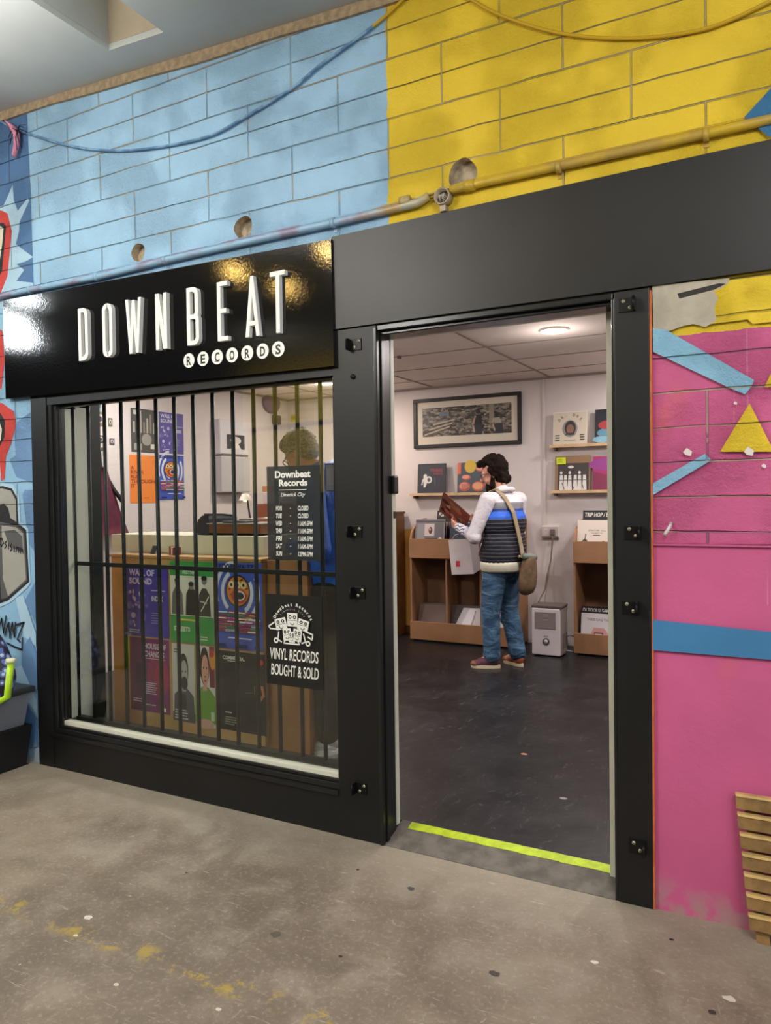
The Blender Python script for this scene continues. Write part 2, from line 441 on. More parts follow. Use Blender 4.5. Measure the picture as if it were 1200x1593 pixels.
# grey stone shape with a loop on top, outlined in black
pa.px([(-60, 740), (8, 752), (22, 754), (31, 772), (33, 812), (45, 822), (49, 906), (44, 914), (16, 938), (-60, 970)], pale)
pa.px([(-60, 760), (6, 756), (20, 760), (28, 775), (30, 815), (42, 824), (47, 905), (14, 934), (-60, 962)], blackp)
pa.px([(-60, 770), (4, 760), (18, 763), (26, 778), (27, 812), (18, 806), (14, 790), (8, 784), (-60, 800)], grayp)
pa.px([(-60, 826), (2, 812), (26, 817), (39, 827), (44, 903), (12, 930), (3, 932), (1, 880), (-60, 880)], dgrayp)
pa.px([(4, 818), (26, 820), (37, 829), (42, 901), (14, 927), (6, 900)], grayp)
pa.px([(8, 826), (24, 824), (36, 834), (38, 860), (16, 850)], dgrayp)
for pts in ([(2, 838), (1, 845), (4, 850), (7, 845), (5, 838), (2, 838)], [(12, 842), (9, 845), (12, 849), (9, 853)], [(15, 846), (15, 854)], [(20, 846), (18, 850), (21, 854), (18, 857)], [(24, 850), (24, 858)], [(27, 858), (28, 851), (31, 852), (31, 859)], [(34, 860), (34, 853), (37, 855), (38, 860)]):
    pa.stroke(pts, .009, blackp)
# paler rays and darker shards low on the wall
pa.px([(26, 930), (38, 925), (58, 985), (58, 1005), (40, 990)], pale)
pa.px([(40, 935), (57, 905), (58, 970)], slate)
pa.px([(36, 1010), (49, 990), (59, 1015), (60, 1080), (45, 1060), (36, 1035)], slate)
pa.px([(20, 1040), (36, 1035), (60, 1090), (60, 1110), (40, 1085)], pale)
pa.px([(38, 1085), (61, 1118), (61, 1160), (48, 1165), (36, 1130)], navy)
pa.px([(34, 1130), (47, 1160), (50, 1182), (44, 1182), (36, 1160)], slate)
for pts in ([(-4, 992), (5, 962), (8, 984), (12, 958)], [(10, 988), (16, 968), (18, 990)], [(18, 992), (22, 968), (25, 990), (27, 968)], [(27, 972), (40, 968), (30, 994), (34, 998)], [(14, 1000), (26, 1006), (37, 1010), (38, 992)]):
    pa.stroke(pts, .012, blackp)
# right of the door: bare grey patch, yellow corner, sky blue bars, yellow triangles
pinkB, yelB, skyB, denB, greyB, oran = block_mat('blockwork_pink', '#cf5f90'), B('yellow', '#efce30'), B('light_blue', '#92c8e6'), B('mid_blue', '#3f7fb0'), mat('bare_render', '#b5ae9c', .9, nz=9, bump=(40, .5), var=.16), mat('orange_sealant', '#c86a3c', .8, nz=20)
pa.px([(1110, 440), (1260, 425), (1260, 495), (1172, 505), (1164, 498), (1100, 506)], yelB)
pa.px([(1016, 446), (1136, 434), (1134, 442), (1122, 450), (1112, 453), (1118, 466), (1112, 480), (1116, 500), (1098, 510), (1080, 505), (1064, 508), (1042, 516), (1018, 512)], greyB)
pa.px([(1055, 458), (1120, 442), (1130, 443), (1112, 452), (1058, 466)], mat('black_marker', '#35322f', .8))
pa.px([(1017, 512), (1037, 514), (1174, 592), (1170, 602), (1160, 614), (1140, 606), (1017, 548)], skyB)
pa.px([(1017, 752), (1098, 706), (1108, 716), (1017, 770)], skyB)
pa.px([(1167, 628), (1205, 703), (1121, 703)], yelB)
pa.px([(1190, 603), (1215, 550), (1215, 603)], yelB)
pa.px([(1017, 963), (1260, 988), (1260, 1030), (1017, 1010)], denB)
for x, y, s in ((1071, 704, 7), (1166, 703, 8), (1189, 725, 4), (1001+144, 628, 3)):
    pa.px([(x-s, y), (x-s*.2, y-s), (x+s, y-s*.2), (x+s*.7, y+s*.8), (x-s*.4, y+s*.6)], mat('chipped_white', '#e6ded8', .8))
# slate blue field at the far upper right
pa.xz([(-.05, 2.62), (1.6, 2.62), (1.6, 3.1), (.22, 3.1), (.05, 2.86), (-.12, 2.70)], denB)
mural = pa.mb.make('mural_paint', front); mural['label'] = 'painted shapes on the block wall'
# ledge line where the smooth pink render starts
tr = MB(); tr.box((-.415, YW-.012, 1.292), (3.0, YW, 1.304), pinkB); tr.make('render_edge', front)

# ---- hall ceiling with a square coffer
m_ceil = mat('hall_ceiling_board', '#b9bcb8', .85, nz=1.2, bump=(30, .15), var=.08)
m_tan = mat('coffer_tan_lit', '#b3a48c', .8, nz=3, var=.1)  # same paint as the ceiling, the tan light is put into its colour
c = MB(); hx0, hx1, hy0, hy1 = -2.83, -2.48, -1.7, -.185
def cq(x0, x1, y0, y1):
    c.prism([(x0, y0, zceil(x0)), (x1, y0, zceil(x1)), (x1, y1, zceil(x1)), (x0, y1, zceil(x0))], (0, 0, .03), m_ceil)
cq(-16, hx0, -7.5, YW); cq(hx1, 3.2, -7.5, YW); cq(hx0, hx1, hy1, YW); cq(hx0, hx1, -7.5, hy0)
zt = 3.86
c.box((hx0-.02, hy0, zceil(hx0)+.031), (hx0, hy1, zt), m_ceil); c.box((hx1, hy0, zceil(hx1)+.031), (hx1+.02, hy1, zt), m_ceil)
c.prism([(hx0-.02, hy1, zceil(hx0-.02)+.031), (hx1+.02, hy1, zceil(hx1+.02)+.031), (hx1+.02, hy1, zt), (hx0-.02, hy1, zt)], (0, .02, 0), m_tan); c.box((hx0-.02, hy0-.02, 3.6), (hx1+.02, hy0, zt), m_tan)
c.box((hx0-.02, hy0-.02, zt), (hx1+.02, hy1+.02, zt+.02), m_ceil)
struct(c, 'ceiling')
tr = MB(); m_trim = mat('raw_plaster_edge', '#a38f73', .9, nz=34, bump=(50, .8), var=.22)
n = 200
for i in range(n):
    x0 = -16+19.2*i/n; x1 = -16+19.2*(i+1)/n; a = .047+.004*math.sin(i*.37)+.003*math.sin(i*.81); a2 = .047+.004*math.sin((i+1)*.37)+.003*math.sin((i+1)*.81)
    tr.prism([(x0, YW-.016, zceil(x0)-a), (x1, YW-.016, zceil(x1)-a2), (x1, YW-.016, zceil(x1)), (x0, YW-.016, zceil(x0))], (0, .03, 0), m_trim)
struct(tr, 'trim_1')

# ---- hall floor: worn concrete
def concrete():
    m = bpy.data.materials.new('worn_concrete_floor'); m.use_nodes = True
    t = NT(m); b = t.n['Principled BSDF']; p = t.pos(); xyz = t.sep(p)
    big = t.noise(p, .8, 6, .6, .6); mid = t.noise(p, 4.5, 8, .65, .4); fine = t.noise(p, 60, 4, .6)
    base = t.mix(t.step(big, .34, .66), lin('#73675a'), lin('#8e816f'))
    base = t.mix(t.math('MULTIPLY', t.step(mid, .45, .72), .7), base, lin('#9b9182'))
    base = t.mix(t.math('MULTIPLY', t.step(mid, .50, .30), .40), base, lin('#564e45'))
    base = t.mix(t.math('MULTIPLY', t.step(fine, .5, .7), .22), base, lin('#c2baa9'))
    # dusty pale strip along the foot of the shop front
    near = t.math('SUBTRACT', 1.0, t.step(t.math('ABSOLUTE', t.math('ADD', xyz[1], t.math('MULTIPLY', t.math('SUBTRACT', mid, .5), .3))), .02, .45))
    base = t.mix(t.math('MULTIPLY', near, .5), base, lin('#a69d8d'))
    # pale dried splashes and scratches
    v = t.new('ShaderNodeTexVoronoi'); v.inputs['Scale'].default_value = 7; t.l.new(p, v.inputs['Vector'])
    sp = t.math('MULTIPLY', t.math('LESS_THAN', t.math('ADD', v.outputs['Distance'], t.math('MULTIPLY', fine, .06)), .062), t.math('GREATER_THAN', t.noise(p, 1.7, 2), .54))
    base = t.mix(t.math('MULTIPLY', sp, .6), base, lin('#c9c2b2'))
    sc = t.math('MAXIMUM', t.step(t.noise(t.scale(p, (3, 22, 1)), 3.0, 5, .7, 1.2), .63, .67), t.step(t.noise(t.scale(p, (20, 5, 1)), 2.6, 6, .75, 1.6), .64, .67))
    base = t.mix(t.math('MULTIPLY', sc, .42), base, lin('#c8c0b0'))
    v2 = t.new('ShaderNodeTexVoronoi'); v2.inputs['Scale'].default_value = 9; t.l.new(t.scale(p, (1, 1.3, 1)), v2.inputs['Vector'])
    dk = t.math('MULTIPLY', t.math('LESS_THAN', t.math('ADD', v2.outputs['Distance'], t.math('MULTIPLY', fine, .05)), .05), t.math('GREATER_THAN', t.noise(p, 2.1, 2), .56))
    base = t.mix(t.math('MULTIPLY', dk, .6), base, lin('#3a342e'))
    # worn yellow line
    A, Bq = at_z(65, 1425, 0), at_z(495, 1585, 0); d = (Bq-A).normalized(); nn = Vector((-d.y, d.x))
    dist = t.math('ABSOLUTE', t.math('ADD', t.math('MULTIPLY', t.math('SUBTRACT', xyz[0], A.x), nn.x), t.math('MULTIPLY', t.math('SUBTRACT', xyz[1], A.y), nn.y)))
    ym = t.math('MULTIPLY', t.math('SUBTRACT', 1.0, t.step(dist, .02, .06)), t.step(t.noise(p, 9, 6, .7), .52, .60))
    base = t.mix(t.math('MULTIPLY', ym, .62), base, lin('#b49a2c'))
    t.l.new(base, b.inputs['Base Color'])
    t.l.new(t.math('ADD', .55, t.math('MULTIPLY', mid, .3)), b.inputs['Roughness'])
    t.l.new(t.bump(t.math('ADD', t.math('MULTIPLY', fine, .35), mid), .35, .012), b.inputs['Normal'])
    m.diffuse_color = (.4, .36, .3, 1); return m
m_floor = concrete()
f = MB(); f.box((-16, -7.5, -.08), (3.2, YW+.06, 0), m_floor)
floor = struct(f, 'floor')
# spots trodden into the floor
sp = Art(.01, .01, m_floor)
sp.mb = MB(); 
for u, v, r, h in ((137, 1428, .017, '#dcd8cc'), (925, 1497, .012, '#dedace'), (640, 1383, .018, '#4b4546'), (770, 1515, .018, '#4a443e'), (3, 1410, .012, '#8c857a'), (1135, 1554, .018, '#cfc9bb'), (430, 1454, .022, '#5d564b'), (557, 1353, .008, '#2b2724'), (530, 1488, .007, '#2a2622'), (340, 1571, .010, '#cfc8b8'), (181, 1532, .010, '#c8c1b2'), (1108, 1575, .013, '#38332e'), (1045, 1462, .008, '#2d2925'), (118, 1456, .010, '#d0c9bb'), (290, 1358, .006, '#2c2825')):
    q = at_z(u, v, 0); g = random.Random(u)
    sp.mb.add([(q.x+r*math.cos(k*.7)*g.uniform(.7, 1.2), q.y+.8*r*math.sin(k*.7)*g.uniform(.7, 1.2), .0012) for k in range(9)], [tuple(range(9))], mat('floor_spot_'+h[1:], h, .7))
sp.mb.make('dried_spots', floor)

# ---- rest of the market hall, seen in the glass
o = MB(); m_far = mat('hall_far_wall', '#2a2c2f', .9, nz=2); m_fary = block_mat('far_yellow_blockwork', '#c9b040')
o.box((-16, -7.7, 0), (3.2, -7.5, 4.45), m_far)
struct(o, 'wall_back')
o = MB(); o.box((-16.2, -7.7, 0), (-16, YW+.2, 4.45), m_far); struct(o, 'wall_hall_end')  # dark end wall added to keep the bright sky out of the glass
o = MB(); o.box((-8.3, -7.5, 1.55), (-5.4, -7.44, 3.75), m_fary); ow = struct(o, 'wall_far_panel')
o = MB(); o.tube([(-8.3, -7.40, 2.62), (-5.4, -7.40, 2.74)], .035, mat('black_pipe', '#1c1c1e', .5)); po = o.make('wall_pipe'); tag(po, 'black pipe across the yellow blockwork on the far side of the hall', 'pipe')
for i, (x, y) in enumerate(((-7.7, -2.95), (-4.62, -2.95), (-3.42, -2.72), (-4.5, -3.6), (-1.9, -2.9))):
    L = MB(); L.cyl((x, y, zceil(x)-.07), (x, y, zceil(x)), .085, mat('lamp_casing', '#d8d8d6', .4))
    lo = thing('ceiling_lamp', (x, y, zceil(x)-.07), 'round ceiling lamp mirrored as a glint in the gloss black sign', 'lamp', 'hall lamps mirrored in the sign')
    L.make('lamp_casing', lo)
    e = MB(); e.ell((x, y, zceil(x)-.075), (.085 if i == 0 else .048,)*3, mat('lamp_glow_cool' if i == 0 else 'lamp_glow_warm', '#ffffff', emit=(('#f4fbff', 120) if i == 0 else ('#ffd070', 150)))); e.make('lamp_lens', lo)
# ================================================================ SHOP FRONT
m_blk = mat('black_painted_timber', '#111112', .45, nz=3, bump=(14, .10), var=.25)
m_blk2 = mat('black_painted_moulding', '#1b1c1c', .26, bump=(30, .05))
m_fascia = mat('satin_black_board', '#141415', .42, nz=5, bump=(9, .16), var=.2)
m_white = mat('cream_gloss_trim', '#dcdccb', .35, nz=6, var=.06)
def sill_z(x): return .250
def adj(x, z, y):
    k = (y+2.748)/2.748; return x*k, 1.48+(z-1.48)*k
# window_1 -------------------------------------------------------
wn = MB()
wn.box((-3.70, -.004, 0), (-3.575, YW+.1, 2.06), m_blk)          # left stile
wn.box((-3.70, 0, 0), (-1.69, YW+.02, .175), m_blk)              # panel under the window
wn.box((-3.70, 0, 2.00), (-1.70, YW+.02, 2.10), m_blk)           # head
win = struct(wn, 'window_1')
fr = MB()
for k, (i0, i1, y) in enumerate(((-3.575, -3.545, .004), (-3.545, -3.520, .016), (-3.530, -3.514, .030))):
    fr.box((i0, y, .19), (i1, .07, 2.03), m_blk2, .004)
for z0, z1, y in ((.175, .198, -.012), (.198, .224, .0), (.224, .238, .014)):
    fr.box((-3.60+.03*(z0 > .18), y, z0), (-1.722, .07, z1), m_blk2, .004)
for z0, z1, y in ((2.03, 2.07, .004), (2.0, 2.03, .018), (1.985, 2.0, .03)):
    fr.box((-3.53, y, z0), (-1.722, .07, z1), m_blk2, .004)
fr.box((-1.735, .012, .246), (-1.722, .06, 2.0), m_blk2, .003)
fr.make('window_frame', win)
s = MB(); s.box((-3.520, .022, .238), (-1.735, .062, .262), m_white, .004); s.box((-3.530, .052, .262), (-3.515, .140, 1.985), m_white, .002)
s.box((-3.60, .140, .05), (-3.515, .236, 2.0), mat('cream_reveal', '#d5d6cb', .7, nz=3, var=.05)); s.make('sill', win)
g = MB(); g.box((-3.60, .2365, .05), (-3.515, .31, 2.2), mat('dark_green_post', '#121a18', .5)); g.make('inner_post', win)
# pane
m_glass = bpy.data.materials.new('window_glass'); m_glass.use_nodes = True
t = NT(m_glass); t.n.clear()
outp = t.new('ShaderNodeOutputMaterial'); tr_ = t.new('ShaderNodeBsdfTransparent'); tr_.inputs[0].default_value = (.93, .96, .94, 1)
gl = t.new('ShaderNodeBsdfGlossy'); gl.inputs['Roughness'].default_value = .0
lw = t.new('ShaderNodeLayerWeight'); lw.inputs['Blend'].default_value = .5
rf = t.math('ADD', .075, t.math('MULTIPLY', t.math('POWER', lw.outputs['Facing'], 5.0), .95), clamp=True)
mx = t.new('ShaderNodeMixShader'); t.l.new(rf, mx.inputs[0]); t.l.new(tr_.outputs[0], mx.inputs[1]); t.l.new(gl.outputs[0], mx.inputs[2]); t.l.new(mx.outputs[0], outp.inputs[0])
g = MB(); g.box((-3.512, .046, .262), (-1.725, .050, 2.01), m_glass); g.make('glass_pane', win)

# security grille behind the glass
gr = thing('window_grille', (-2.6, .12, .21), 'black steel security grille with upright bars behind the shop window', 'grille')
m_bar = mat('black_steel_bar', '#0e1211', .5)
xs = [-3.517+.1268*i for i in range(14)]
for x in xs:
    b = MB(); b.tube([(x, .12, .225), (x, .12, 2.03)], .0105, m_bar, 10); b.make('bar', gr)
b = MB(); b.box((-3.514, .110, 1.114), (-1.74, .116, 1.136), m_bar); b.make('cross_rail', gr)
b = MB(); b.box((-3.514, .100, .222), (-1.74, .135, .268), m_bar); b.make('bottom_rail', gr)
b = MB(); b.box((-3.514, .100, 2.00), (-1.74, .130, 2.05), m_bar); b.make('top_rail', gr)
ins = MB(); ins.box((-3.6, .066, .06), (-1.64, .26, .221), mat('inner_ledge_black', '#222222', .6)); ins.make('inner_ledge', win)

# door_1 ---------------------------------------------------------
d = MB()
d.box((-1.722, -.003, 0), (-1.507, .108, 2.19), m_blk, .003); d.box((-1.722, .108, 0), (-1.58, .212, 2.19), m_blk)      # post between window and door
d.box((-.540, -.003, 0), (-.420, YW+.2, 2.19), m_blk, .003)        # right post
door = struct(d, 'door_1')
fr = MB()
for i0, i1, y, ye in ((-1.519, -1.503, -.009, .02), (-1.507, -1.496, .022, .045), (-1.507, -1.501, .046, .109)):
    fr.box((i0, y, 0), (i1, ye, 2.18), m_blk2, .003)
for i0, i1, y in ((-.552, -.540, .0),):
    fr.box((i0, y, 0), (i1, .13, 2.17), m_blk2, .004)
for z0, z1, y in ((2.165, 2.19, -.001), (2.150, 2.165, .02)):
    fr.box((-1.505, y, z0), (-.545, .11, z1), m_blk2, .004)
fr.make('door_frame', door)
li = MB()
li.box((-1.57, .110, .045), (-1.498, .137, 2.16), m_white); li.box((-.592, .112, .0), (-.545, .137, 2.16), m_white)
li.box((-1.498, .112, 2.150), (-.592, .137, 2.162), m_white); li.make('door_lining', door)
k = MB(); k.box((-1.50, .098, 1.485), (-1.484, .142, 1.565), mat('black_plastic', '#151515', .35), .008); k.box((-1.498, .114, 1.38), (-1.494, .130, 1.41), m_blk2, .001)
ko = k.make('lock_keep', door); ko['label'] = 'black lock keep on the white door lining'
se = MB(); se.box((-.420, -.001, 0), (-.4135, YW+.01, 2.18), oran); so = se.make('orange_seal', door); so['label'] = 'thin orange sealant edge'
# threshold: ramp of concrete, then bright yellow tape line
th = MB(); m_ramp = mat('threshold_concrete', '#6b665f', .85, nz=14, bump=(40, .5), var=.3)
th.prism([(-1.505, .0, .002), (-1.505, .175, .042), (-1.505, .175, -.05), (-1.505, .0, -.05)], (.957, 0, 0), m_ramp)
struct(th, 'floor_threshold')
ty = MB(); m_yl = mat('fluorescent_yellow_paint', '#bcd420', .5, nz=30, var=.14)
n = 16
for i in range(n):
    x0 = -1.455+.885*i/n; x1 = -1.455+.885*(i+1)/n; q_ = .002*((i*7) % 3)
    a0 = .126+q_; b0 = .166+q_*.5
    ty.prism([(x0, a0, .0315), (x1, a0, .0315), (x1, b0, .0435), (x0, b0, .0435)], (0, 0, .0015), m_yl)
ty = ty.make('threshold_line'); tag(ty, 'bright yellow painted line across the doorway threshold', 'floor line')

# lintel fascia and sign board -----------------------------------
l = MB(); l.prism([(-1.712, -.012, 2.193), (3.0, -.012, 2.193), (3.0, -.012, 2.645), (-1.712, -.012, 2.586)], (0, YW+.0105, 0), m_fascia)
lint = l.make('fascia_board'); tag(lint, 'plain satin black board running above the doorway', 'fascia board')
m_sign = mat('gloss_black_sign', '#101012', .06, bump=(95, .06), coat=.0, spec=.6)
sg = thing('shop_sign', (-2.82, -.03, 2.05), 'gloss black shop sign reading DOWNBEAT RECORDS over the window', 'sign')
l = MB(); l.prism([(x, -.025, z) for x, z in (adj(-3.921, 2.060, -.025), adj(-1.717, 2.040, -.025), adj(-1.723, 2.583, -.025), adj(-3.921, 2.617, -.025))], (0, YW+.0235, 0), m_sign)
l.make('sign_board', sg)
def rrect(x0, y0, x1, y1, rad, n=6):
    """rad: corner radii bl, br, tr, tl"""
    out = []
    for (cx, cy, r, a) in ((x0, y0, rad[0], 180), (x1, y0, rad[1], 270), (x1, y1, rad[2], 0), (x0, y1, rad[3], 90)):
        ox = cx+(r if cx == x0 else -r); oy = cy+(r if cy == y0 else -r)
        for i in range(n+1):
            q = math.radians(a+90*i/n); out.append((ox+r*math.cos(q), oy+r*math.sin(q)))
    return out
m_let = mat('white_sign_letter', '#fbfbf6', .45); 
def letter(ch, cx, z0, z1, wd, yb=-.025, dep=.022):
    K = [0]; mb = MB(); h = z1-z0; tx = .0205; ty_ = .020
    def T(p): return (cx-wd/2+p[0], yb, z0+p[1])
    def solid(pts): K[0] += 1; mb.prism([(lambda q: (q[0], q[1]-.0002*K[0], q[2]))(T(p)) for p in pts], (0, -dep-.0004*K[0], 0), m_let)
    def ring(x0, y0, x1, y1, ro):
        ri = [max(r-tx*.7, .0005) for r in ro]
        A = rrect(x0, y0, x1, y1, ro); Bq = rrect(x0+tx, y0+ty_, x1-tx, y1-ty_, ri); n = len(A)
        K[0] += 1; yf = yb-dep-.0006*K[0]
        vs = [T(p) for p in A]+[T(p) for p in Bq]+[(T(p)[0], yf, T(p)[2]) for p in A]+[(T(p)[0], yf, T(p)[2]) for p in Bq]
        fs = []
        for i in range(n):
            j = (i+1) % n
            fs += [(2*n+i, 2*n+j, 3*n+j, 3*n+i), (i, j, 2*n+j, 2*n+i), (n+j, n+i, 3*n+i, 3*n+j)]
        mb.add(vs, fs, m_let)
    e = .0006
    if ch == 'D': ring(0, 0, wd, h, (e, .034, .034, e))
    elif ch == 'O': ring(0, 0, wd, h, (.0335,)*4)
    elif ch == 'B': ring(0, h*.49-ty_*.5, wd*.95, h, (e, .026, .03, e)); ring(0, 0, wd, h*.49+ty_*.5, (e, .032, .026, e))
    elif ch == 'E':
        solid([(0, 0), (tx, 0), (tx, h), (0, h)])
        for y0, x1 in ((0, wd), (h*.47, wd*.86), (h-ty_, wd)): solid([(tx-.001, y0), (x1, y0), (x1, y0+ty_), (tx-.001, y0+ty_)])
    elif ch == 'T':
        solid([(wd/2-tx/2, 0), (wd/2+tx/2, 0), (wd/2+tx/2, h-ty_), (wd/2-tx/2, h-ty_)]); solid([(0, h-ty_), (wd, h-ty_), (wd, h), (0, h)])
    elif ch == 'N':
        solid([(0, 0), (tx, 0), (tx, h), (0, h)]); solid([(wd-tx, 0), (wd, 0), (wd, h), (wd-tx, h)])
        solid([(wd-tx-.004, 0), (wd-.001, 0), (tx+.004, h), (.001, h)])
    elif ch == 'A':
        solid([(0, 0), (tx*.95, 0), (wd/2+tx*.42, h), (wd/2-tx*.42, h)]); solid([(wd-tx*.95, 0), (wd, 0), (wd/2+tx*.42, h), (wd/2-tx*.42, h)])
        solid([(wd*.22, h*.18), (wd*.78, h*.18), (wd*.74, h*.255), (wd*.26, h*.255)])
    elif ch == 'W':
        q = wd/4; tt = tx*.9
        for a, b in (((0, h), (q, 0)), ((2*q, h*.97), (q, 0)), ((2*q, h*.97), (3*q, 0)), ((wd, h), (3*q, 0))):
            solid([(b[0]-tt/2, b[1]), (b[0]+tt/2, b[1]), (a[0]+tt/2, a[1]), (a[0]-tt/2, a[1])])
    return mb
for ch, x, wd in zip('DOWNBEAT', (-3.272, -3.090, -2.902, -2.714, -2.509, -2.326, -2.152, -2.008), (.070, .070, .090, .074, .074, .062, .080, .080)):
    xa, z0 = adj(x, 2.215, -.047); z1 = adj(x, 2.490, -.047)[1]
    letter(ch, xa, z0, z1, wd).make('letter', sg)
for ch, x in zip('RECORDS', (-2.539, -2.451, -2.363, -2.274, -2.185, -2.097, -2.010)):
    a = Art(.0001, .0001, m_let); a.mb = MB(); a.z = .0004
    a.ell(0, 0, .0345, .0345, m_let)
    a.text(ch, 0, -.021, .042, mat('letter_black', '#141414', .5), width=.028, bold=.03, align='c')
    a.rect(-.016, -.0215, -.004, -.0185, MATS['letter_black'])
    a.place('letter_disc', (adj(x, 2.143, -.026)[0], -.0255, adj(x, 2.143, -.026)[1]), (1, 0, 0), (0, 0, 1), sg)

# shutter brackets on the two posts ------------------------------
m_ir = mat('black_iron', '#131314', .4, .4); m_zn = mat('zinc_screw', '#c9c6a6', .35, .7)
def bracket(x, z, side, label):
    b = thing('shutter_bracket', (x, -.003, z-.028), label, 'bracket', 'shutter brackets on the door posts')
    p = MB(); p.box((x-.030, -.007, z-.026), (x+.024, -.003, z+.024), m_ir, .0015)
    p.make('plate', b)
    h = MB(); sx = x-.032*side if side > 0 else x+.026
    h.box((sx-.004, -.034, z-.026), (sx+.004, -.003, z+.024), m_ir, .002)
    h.tube([(sx, -.034, z-.022), (sx, -.040, z), (sx, -.034, z+.02)], .004, m_ir, 8); h.make('hook', b)
    for dx, dz in ((.012*side, .012), (-.010*side, -.012)):
        q = MB(); q.cyl((x+dx, -.010, z+dz), (x+dx, -.007, z+dz), .0065, m_zn, 12); q.cyl((x+dx, -.0106, z+dz), (x+dx, -.0099, z+dz), .0022, m_ir, 6); q.make('screw', b)
LB = ['black shutter bracket at the top of the post left of the doorway', 'black shutter bracket on the left door post, level with the hours sign', 'black shutter bracket on the left door post, just below the cross rail height', 'black shutter bracket lowest on the post left of the doorway']
RB = ['black shutter bracket at the top of the post right of the doorway', 'black shutter bracket on the right door post, upper of the middle pair', 'black shutter bracket on the right door post, lower of the middle pair', 'black shutter bracket lowest on the post right of the doorway']
for (x, z), lb in zip(((-1.600, 2.120), (-1.610, 1.328), (-1.600, 1.068), (-1.606, .228)), LB): bracket(x, z, 1, lb)
for (x, z), lb in zip(((-.495, 2.140), (-.480, 1.337), (-.490, 1.070), (-.472, .216)), RB): bracket(x, z, -1, lb)
bo = MB(); bo.cyl((-1.620, -.010, 1.985), (-1.620, -.003, 1.985), .011, m_ir, 10); bo = bo.make('coach_bolt'); tag(bo, 'small black bolt head below the top bracket of the left post', 'bolt')

# cabling on the wall --------------------------------------------
m_pb = block_mat('pipe_paint', '#99aaaa', rough=.4)
def pipe_paint():
    m = bpy.data.materials.new('overpainted_pipe'); m.use_nodes = True
    t = NT(m); b = t.n['Principled BSDF']; xyz = t.sep(t.pos()); nz = t.noise(t.pos(), 5, 4)
    f = t.step(t.math('ADD', xyz[0], t.math('MULTIPLY', nz, .9)), -1.2, -.75)
    lft = t.mix(t.step(nz, .45, .6), lin('#8fb6d4'), lin('#8d86a0'))
    col = t.mix(f, lft, t.mix(t.step(nz, .4, .6), lin('#cfae2e'), lin('#b5984a')))
    t.l.new(col, b.inputs['Base Color']); b.inputs['Roughness'].default_value = .38
    return m
m_pipe = pipe_paint()
cond = thing('cable_conduit', (-2.0, YW, 2.65), 'painted metal conduit running along the wall above the sign', 'conduit')
p = MB(); zc = 2.668; y = YW-.020
PZ = [at_y(u, v, y) for u, v in ((52, 450), (156, 430), (262, 404), (376, 378), (523, 346), (600, 328), (650, 316))]
p.tube([(-15.9, y, PZ[0].z)]+PZ+[(-1.255, y, zc+.002)], .0165, m_pipe, 12)
p.tube([(-1.16, y, zc+.004), (-1.02, y, zc+.006), (-.4, y, zc+.004), (3.1, y, zc)], .0165, m_pipe, 12)
p.tube([(-1.10, y, zc+.005), (-1.06, y, zc+.006)], .021, m_pipe, 12); p.tube([(-1.38, y, zc+.002), (-1.34, y, zc+.002)], .021, m_pipe, 12)
p.make('pipe', cond)
p = MB(); p.tube([(-15.9, YW-.006, PZ[0].z+.024)]+[(q.x, YW-.006, q.z+.026) for q in PZ[1:]]+[(x, YW-.006, zc+.030) for x in (-1.1, -.9, -.5, -.1, .5, 3)], .005, m_pipe, 6)
p.make('thin_cable', cond)
for u, v in ((52, 447), (156, 428), (262, 402), (523, 345), (872, 267), (1100, 212)):
    q = at_y(u, v, YW); c_ = MB(); zz = min(PZ, key=lambda w_: abs(w_.x-q.x)).z if q.x < -1.3 else zc; c_.tube([(q.x-.009, y, zz), (q.x+.009, y, zz)], .0215, m_pipe, 12); c_.box((q.x-.008, YW-.004, zz-.035), (q.x+.008, YW, zz+.03), m_pipe); c_.make('clip', cond)
jb = thing('junction_box', (-1.235, YW, 2.63), 'round open junction box with loose wires beside the core hole', 'junction box')
q = at_y(689, 306, YW-.03); jx, jz = q.x, q.z; m_jb = mat('dirty_zinc', '#a99b86', .5, .3)
p = MB(); n = 22
pr = [(.027, 0), (.033, 0), (.033, .042), (.027, .042), (.027, .004), (.001, .004)]
vs = [(jx+r*math.cos(2*math.pi*j/n), YW-d_, jz+r*math.sin(2*math.pi*j/n)) for r, d_ in pr for j in range(n)]
p.add(vs, [(i*n+j, i*n+(j+1) % n, (i+1)*n+(j+1) % n, (i+1)*n+j) for i in range(5) for j in range(n)], m_jb, True)
p.box((jx-.012, YW-.035, jz-.058), (jx+.014, YW, jz-.033), m_jb, .004); p.make('box_body', jb)
p = MB(); m_cu = mat('grey_wire', '#b9b3a6', .5); rr = random.Random(3)
for i in range(9):
    a = rr.uniform(0, 6.3); p.tube([(jx+.02*math.cos(a), YW-.012, jz+.02*math.sin(a)), (jx+rr.uniform(-.012, .012), YW-.03-rr.uniform(0, .012), jz+rr.uniform(-.01, .012)), (jx+.02*math.cos(a+2), YW-.015, jz+.02*math.sin(a+2)-.004)], .0028, m_cu, 6)
p.make('wires', jb)
def swag(name, pts, r, m, label, yoff=.012):
    Q = [at_y(u, v, YW-yoff) for u, v in pts]; out = []
    for i in range(len(Q)-1):
        a = Q[max(i-1, 0)]; b = Q[i]; c2 = Q[i+1]; d2 = Q[min(i+2, len(Q)-1)]
        for k in range(5):
            s_ = k/5; out.append(.5*((2*b)+(-a+c2)*s_+(2*a-5*b+4*c2-d2)*s_*s_+(-a+3*b-3*c2+d2)*s_**3))
    out.append(Q[-1]); mb = MB(); mb.tube(out, r, m, 8); o = mb.make(name); return tag(o, label, 'cable')
